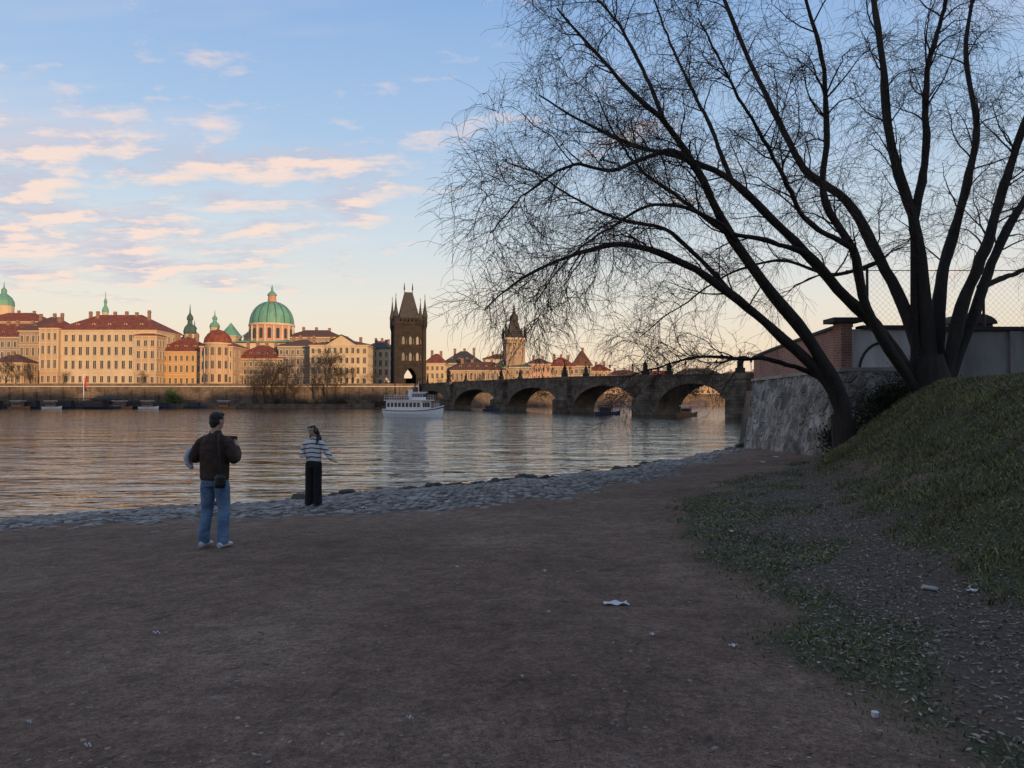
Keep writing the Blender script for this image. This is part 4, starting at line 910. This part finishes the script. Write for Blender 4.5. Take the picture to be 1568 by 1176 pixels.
bag=[tube([(.20,-.18,.80),(.20,-.185,.84),(.20,-.185,.94),(.20,-.175,.975)],[(.065,.03),(.08,.042),(.078,.04),(.055,.022)],(1,0,0))]
fuse('shoulder_bag',bag,blk,man,.008,2)
bp=Bd('phone',(0,0,0)); bp.box('phone_body',M['coping'],-.075,.075,.385,.395,1.36,1.44); e=bp.done(); e.parent=man
cm=mat('pale_scarf_cloth',(.55,.56,.60),var=.15,scale=10,bump=.5,bscale=20)
fuse('folded_white_cloth',[tube([(-.31,.08,1.29),(-.38,.04,1.24),(-.41,.02,1.16),(-.39,.01,1.08),(-.34,.01,1.02)],[(.035,.06),(.055,.08),(.055,.075),(.04,.065),(.02,.03)],(1,0,0))],cm,man,.01,3)
wx,wy,wz=hit(480,774)
wo=bpy.data.objects.new('woman_in_striped_sweater',None); scene.collection.objects.link(wo); wo.location=(wx,wy,wz); wo.rotation_euler=(0,0,math.radians(-6)); k_=123/F*wy/1.665; wo.scale=(k_,)*3
hc=(-.03,-.02,1.545); hM=Matrix.Rotation(math.radians(-12),3,'Y')@Matrix.Rotation(math.radians(-22),3,'Z')@Matrix.Rotation(math.radians(8),3,'X')
wrr=(.42,-.06,.93); wrl=(-.20,-.16,1.02)
parts=head_parts(hc,hM,.95,.88)
parts+=[tube([(0,0,.82),(0,0,.93),(0,0,1.08),(0,0,1.25),(.0,0,1.32),(-.01,.0,1.42)],[(.15,.10),(.14,.10),(.11,.08),(.12,.085),(.07,.055),(.042,.042)]),
 tube([(.09,0,1.28),(.15,0,1.27),(.22,.0,1.18),(.285,.01,1.08)],[.035,.035,.035,.033],(0,1,0)),tube([(.285,.01,1.08),(.355,-.03,1.0),wrr],[.035,.032,.021],(0,1,0)),
 tube([(-.09,0,1.28),(-.15,0,1.27),(-.21,.01,1.18),(-.235,.0,1.06)],[.035,.035,.035,.033],(0,1,0)),tube([(-.235,.0,1.06),(-.225,-.09,1.03),wrl],[.035,.032,.021],(0,0,1))]
for sx in (-1,1): parts.append(tube([(sx*.08,0,.86),(sx*.085,0,.65),(sx*.08,-.01,.45),(sx*.08,0,.27),(sx*.085,0,.07)],[.08,.075,.052,.048,.034]))
parts+=hand(wrr,(.8,-.15,-.22),(0,-.3,-1),(0,-1,.2),.98,.2)+hand(wrl,(.7,-.5,.1),(0,.6,-.6),(0,0,1),.92,.5)
fuse('body',parts,skin,wo,.006,2); face_bits(wo,hc,hM,.95,skin,lip,hairM)
m,nt,p=nodes_of('striped_knit'); tc=N(nt,'ShaderNodeTexCoord'); s=N(nt,'ShaderNodeSeparateXYZ'); L(nt,tc.outputs['Object'],s.inputs[0])
ax_=math_(nt,'ABSOLUTE',s.outputs[0]); zz=math_(nt,'MULTIPLY_ADD',ax_,.15,s.outputs[2])
fr=math_(nt,'FRACT',math_(nt,'MULTIPLY',zz,11.0)); st_=math_(nt,'LESS_THAN',fr,.28); n=N(nt,'ShaderNodeTexNoise',Scale=60); L(nt,tc.outputs['Object'],n.inputs['Vector'])
L(nt,mixc(nt,st_,(.70,.68,.66),(.035,.04,.065)),p.inputs['Base Color']); p.inputs['Roughness'].default_value=.95; bpn=N(nt,'ShaderNodeBump',Strength=.4,Distance=.01); L(nt,n.outputs[0],bpn.inputs['Height']); L(nt,bpn.outputs[0],p.inputs['Normal'])
sw=[tube([(0,0,.905),(0,0,.925),(0,0,1.02),(0,0,1.15),(0,0,1.27),(0,0,1.335),(-.005,0,1.375),(-.01,0,1.405)],[(.15,.11),(.165,.12),(.165,.125),(.165,.125),(.16,.11),(.12,.09),(.07,.065),(.058,.055)]),
 tube([(.05,0,1.30),(.11,0,1.30),(.165,0,1.275),(.228,.0,1.18),(.285,.01,1.08),(.305,.0,1.04)],[.05,.06,.063,.06,.058,.05],(0,1,0)),tube([(.285,.01,1.09),(.355,-.03,1.01),(.40,-.05,.955)],[.055,.055,.04],(0,1,0)),
 tube([(-.05,0,1.30),(-.11,0,1.30),(-.165,0,1.275),(-.215,.01,1.18),(-.24,.0,1.06)],[.05,.06,.063,.06,.056],(0,1,0)),tube([(-.24,.01,1.07),(-.235,-.07,1.035),(-.205,-.14,1.02)],[.055,.055,.04],(0,0,1))]
fuse('sweater',sw,m,wo,.009,4)
tm=mat('black_trousers_cloth',(.012,.011,.012),rough=.9,scale=6,var=.4,bump=.5,bscale=12)
tr=[tube([(0,0,.78),(0,0,.86),(0,0,.95)],[(.165,.12),(.165,.125),(.14,.11)])]
for sx in (-1,1): tr.append(tube([(sx*.078,0,.88),(sx*.085,0,.7),(sx*.085,-.005,.45),(sx*.087,0,.2),(sx*.09,0,.035)],[(.09,.11),(.09,.105),(.085,.095),(.088,.105),(.092,.12)]))
fuse('trousers',tr,tm,wo,.009,4)
for k,sx in enumerate((-1,1)): fuse(f'shoe_{k+1}',[tube([(sx*.085,.07,.03),(sx*.088,0,.035),(sx*.095,-.08,.03),(sx*.10,-.14,.022)],[(.03,.03),(.036,.035),(.038,.028),(.02,.016)],(1,0,0))],blk,wo,.007,1)
hp=[ell((0,.035,.035),(.084,.092,.084)),ell((.062,.03,-.01),(.026,.06,.08)),ell((-.062,.03,-.01),(.026,.06,.08)),ell((.03,-.03,.085),(.05,.045,.026)),ell((-.03,-.03,.085),(.045,.045,.024))]
hp=[xf(([q*.95 for q in a[0]],a[1]),hM,Vector(hc)) for a in hp]
hp+=[tube([(.0,.05,1.58),(.02,.085,1.47),(.04,.11,1.36),(.05,.125,1.25),(.055,.125,1.17)],[(.07,.05),(.08,.045),(.09,.035),(.08,.028),(.04,.015)],(1,0,0)),
     tube([(.045,.04,1.56),(.075,.04,1.47),(.095,-.0,1.40),(.10,-.07,1.33),(.10,-.12,1.26)],[.03,.032,.03,.026,.010],(1,0,0)),tube([(-.085,.03,1.53),(-.085,.04,1.46),(-.09,.03,1.38)],[.022,.026,.012],(1,0,0))]
fuse('long_hair',hp,hairM,wo,.008,1)
# ------------------------------------------------------------ sky & sun
SD=Vector((.5,-.85,0)).normalized(); EL=math.radians(4.0); SV=Vector((SD.x*math.cos(EL),SD.y*math.cos(EL),math.sin(EL)))
w=bpy.data.worlds.new('World'); scene.world=w; w.use_nodes=True; nt=w.node_tree; bg=nt.nodes['Background']
try: w.cycles.sampling_method='MANUAL'; w.cycles.sample_map_resolution=256
except Exception as e: print(e)
sky=N(nt,'ShaderNodeTexSky'); sky.sky_type='NISHITA'; sky.sun_disc=False; sky.sun_elevation=EL; sky.sun_rotation=math.atan2(SV.x,SV.y); sky.altitude=200; sky.dust_density=1.5
tc=N(nt,'ShaderNodeTexCoord'); s=N(nt,'ShaderNodeSeparateXYZ'); L(nt,tc.outputs['Generated'],s.inputs[0]); zc=math_(nt,'MAXIMUM',s.outputs[2],0.0)
gr=ramp(nt,zc,[(0,(1.0,.72,.50)),(.05,(1.0,.80,.60)),(.12,(.92,.85,.76)),(.21,(.70,.79,.87)),(.33,(.45,.63,.89)),(.5,(.27,.47,.84)),(.75,(.27,.38,.60)),(1,(.30,.36,.50))])
nsc=N(nt,'ShaderNodeVectorMath',operation='SCALE'); nsc.inputs['Scale'].default_value=.18; L(nt,sky.outputs[0],nsc.inputs[0])
base=mixc(nt,.82,nsc.outputs[0],gr)
zi=math_(nt,'ADD',zc,.16); cb=N(nt,'ShaderNodeCombineXYZ'); L(nt,math_(nt,'DIVIDE',s.outputs[0],zi),cb.inputs[0]); L(nt,math_(nt,'DIVIDE',s.outputs[1],zi),cb.inputs[1])
def cn(scale,off,det=4,ro=.55,sx=1,sy=1):
    mp=N(nt,'ShaderNodeMapping'); mp.inputs['Location'].default_value=off; mp.inputs['Scale'].default_value=(sx,sy,1); L(nt,cb.outputs[0],mp.inputs[0]); n=N(nt,'ShaderNodeTexNoise',Scale=scale,Detail=det,Roughness=ro); L(nt,mp.outputs[0],n.inputs['Vector']); return n.outputs[0]
n1=cn(5.6,(3.1,1.7,0),5,.6,.75,1.15); n1b=cn(5.6,(3.12,1.77,0),5,.6,.75,1.15); n2=cn(1.3,(7.3,2.2,0),2)
azl=ramp(nt,math_(nt,'ADD',s.outputs[0],.6,None,True),[(0,1),(.30,1),(.44,.5),(.56,.0),(1,.0)])
elm=ramp(nt,zc,[(.11,0),(.16,1),(.29,1.0),(.34,.4),(.42,.1),(.6,.0)])
cov=math_(nt,'MULTIPLY',azl,elm)
dens=math_(nt,'ADD',math_(nt,'ADD',n1,math_(nt,'MULTIPLY',math_(nt,'SUBTRACT',n2,.5),.5)),math_(nt,'MULTIPLY_ADD',cov,.26,-.04))
al=ramp(nt,dens,[(.58,0),(.82,.85)])
lit=ramp(nt,math_(nt,'ADD',math_(nt,'MULTIPLY',math_(nt,'SUBTRACT',n1b,n1),2.6),.5,None,True),[(.28,(1.0,.76,.64)),(.58,(.56,.56,.67))])
c=mixc(nt,al,base,lit)
n3=cn(1.1,(1.2,9.4,0),4,.6,.5,1.9); wisp=math_(nt,'MULTIPLY',ramp(nt,n3,[(.54,0),(.80,.5)]),ramp(nt,zc,[(.1,0),(.2,1),(.5,.8)]))
c=mixc(nt,wisp,c,(.88,.76,.76))
sc_=N(nt,'ShaderNodeVectorMath',operation='SCALE'); sc_.inputs['Scale'].default_value=10; L(nt,c,sc_.inputs[0]); L(nt,sc_.outputs[0],bg.inputs['Color']); bg.inputs['Strength'].default_value=.1
ld=bpy.data.lights.new('sun','SUN'); ld.energy=4.3; ld.angle=math.radians(.5); ld.color=(1,.64,.36); lo=bpy.data.objects.new('sun',ld); scene.collection.objects.link(lo); lo.rotation_euler=SV.to_track_quat('Z','Y').to_euler()
cd=bpy.data.cameras.new('camera'); cd.sensor_width=36; cd.lens=36*F/1568; cd.clip_end=8000; co=bpy.data.objects.new('camera',cd); scene.collection.objects.link(co); co.location=(0,0,CZ); co.rotation_euler=(math.pi/2+TH,0,0); scene.camera=co
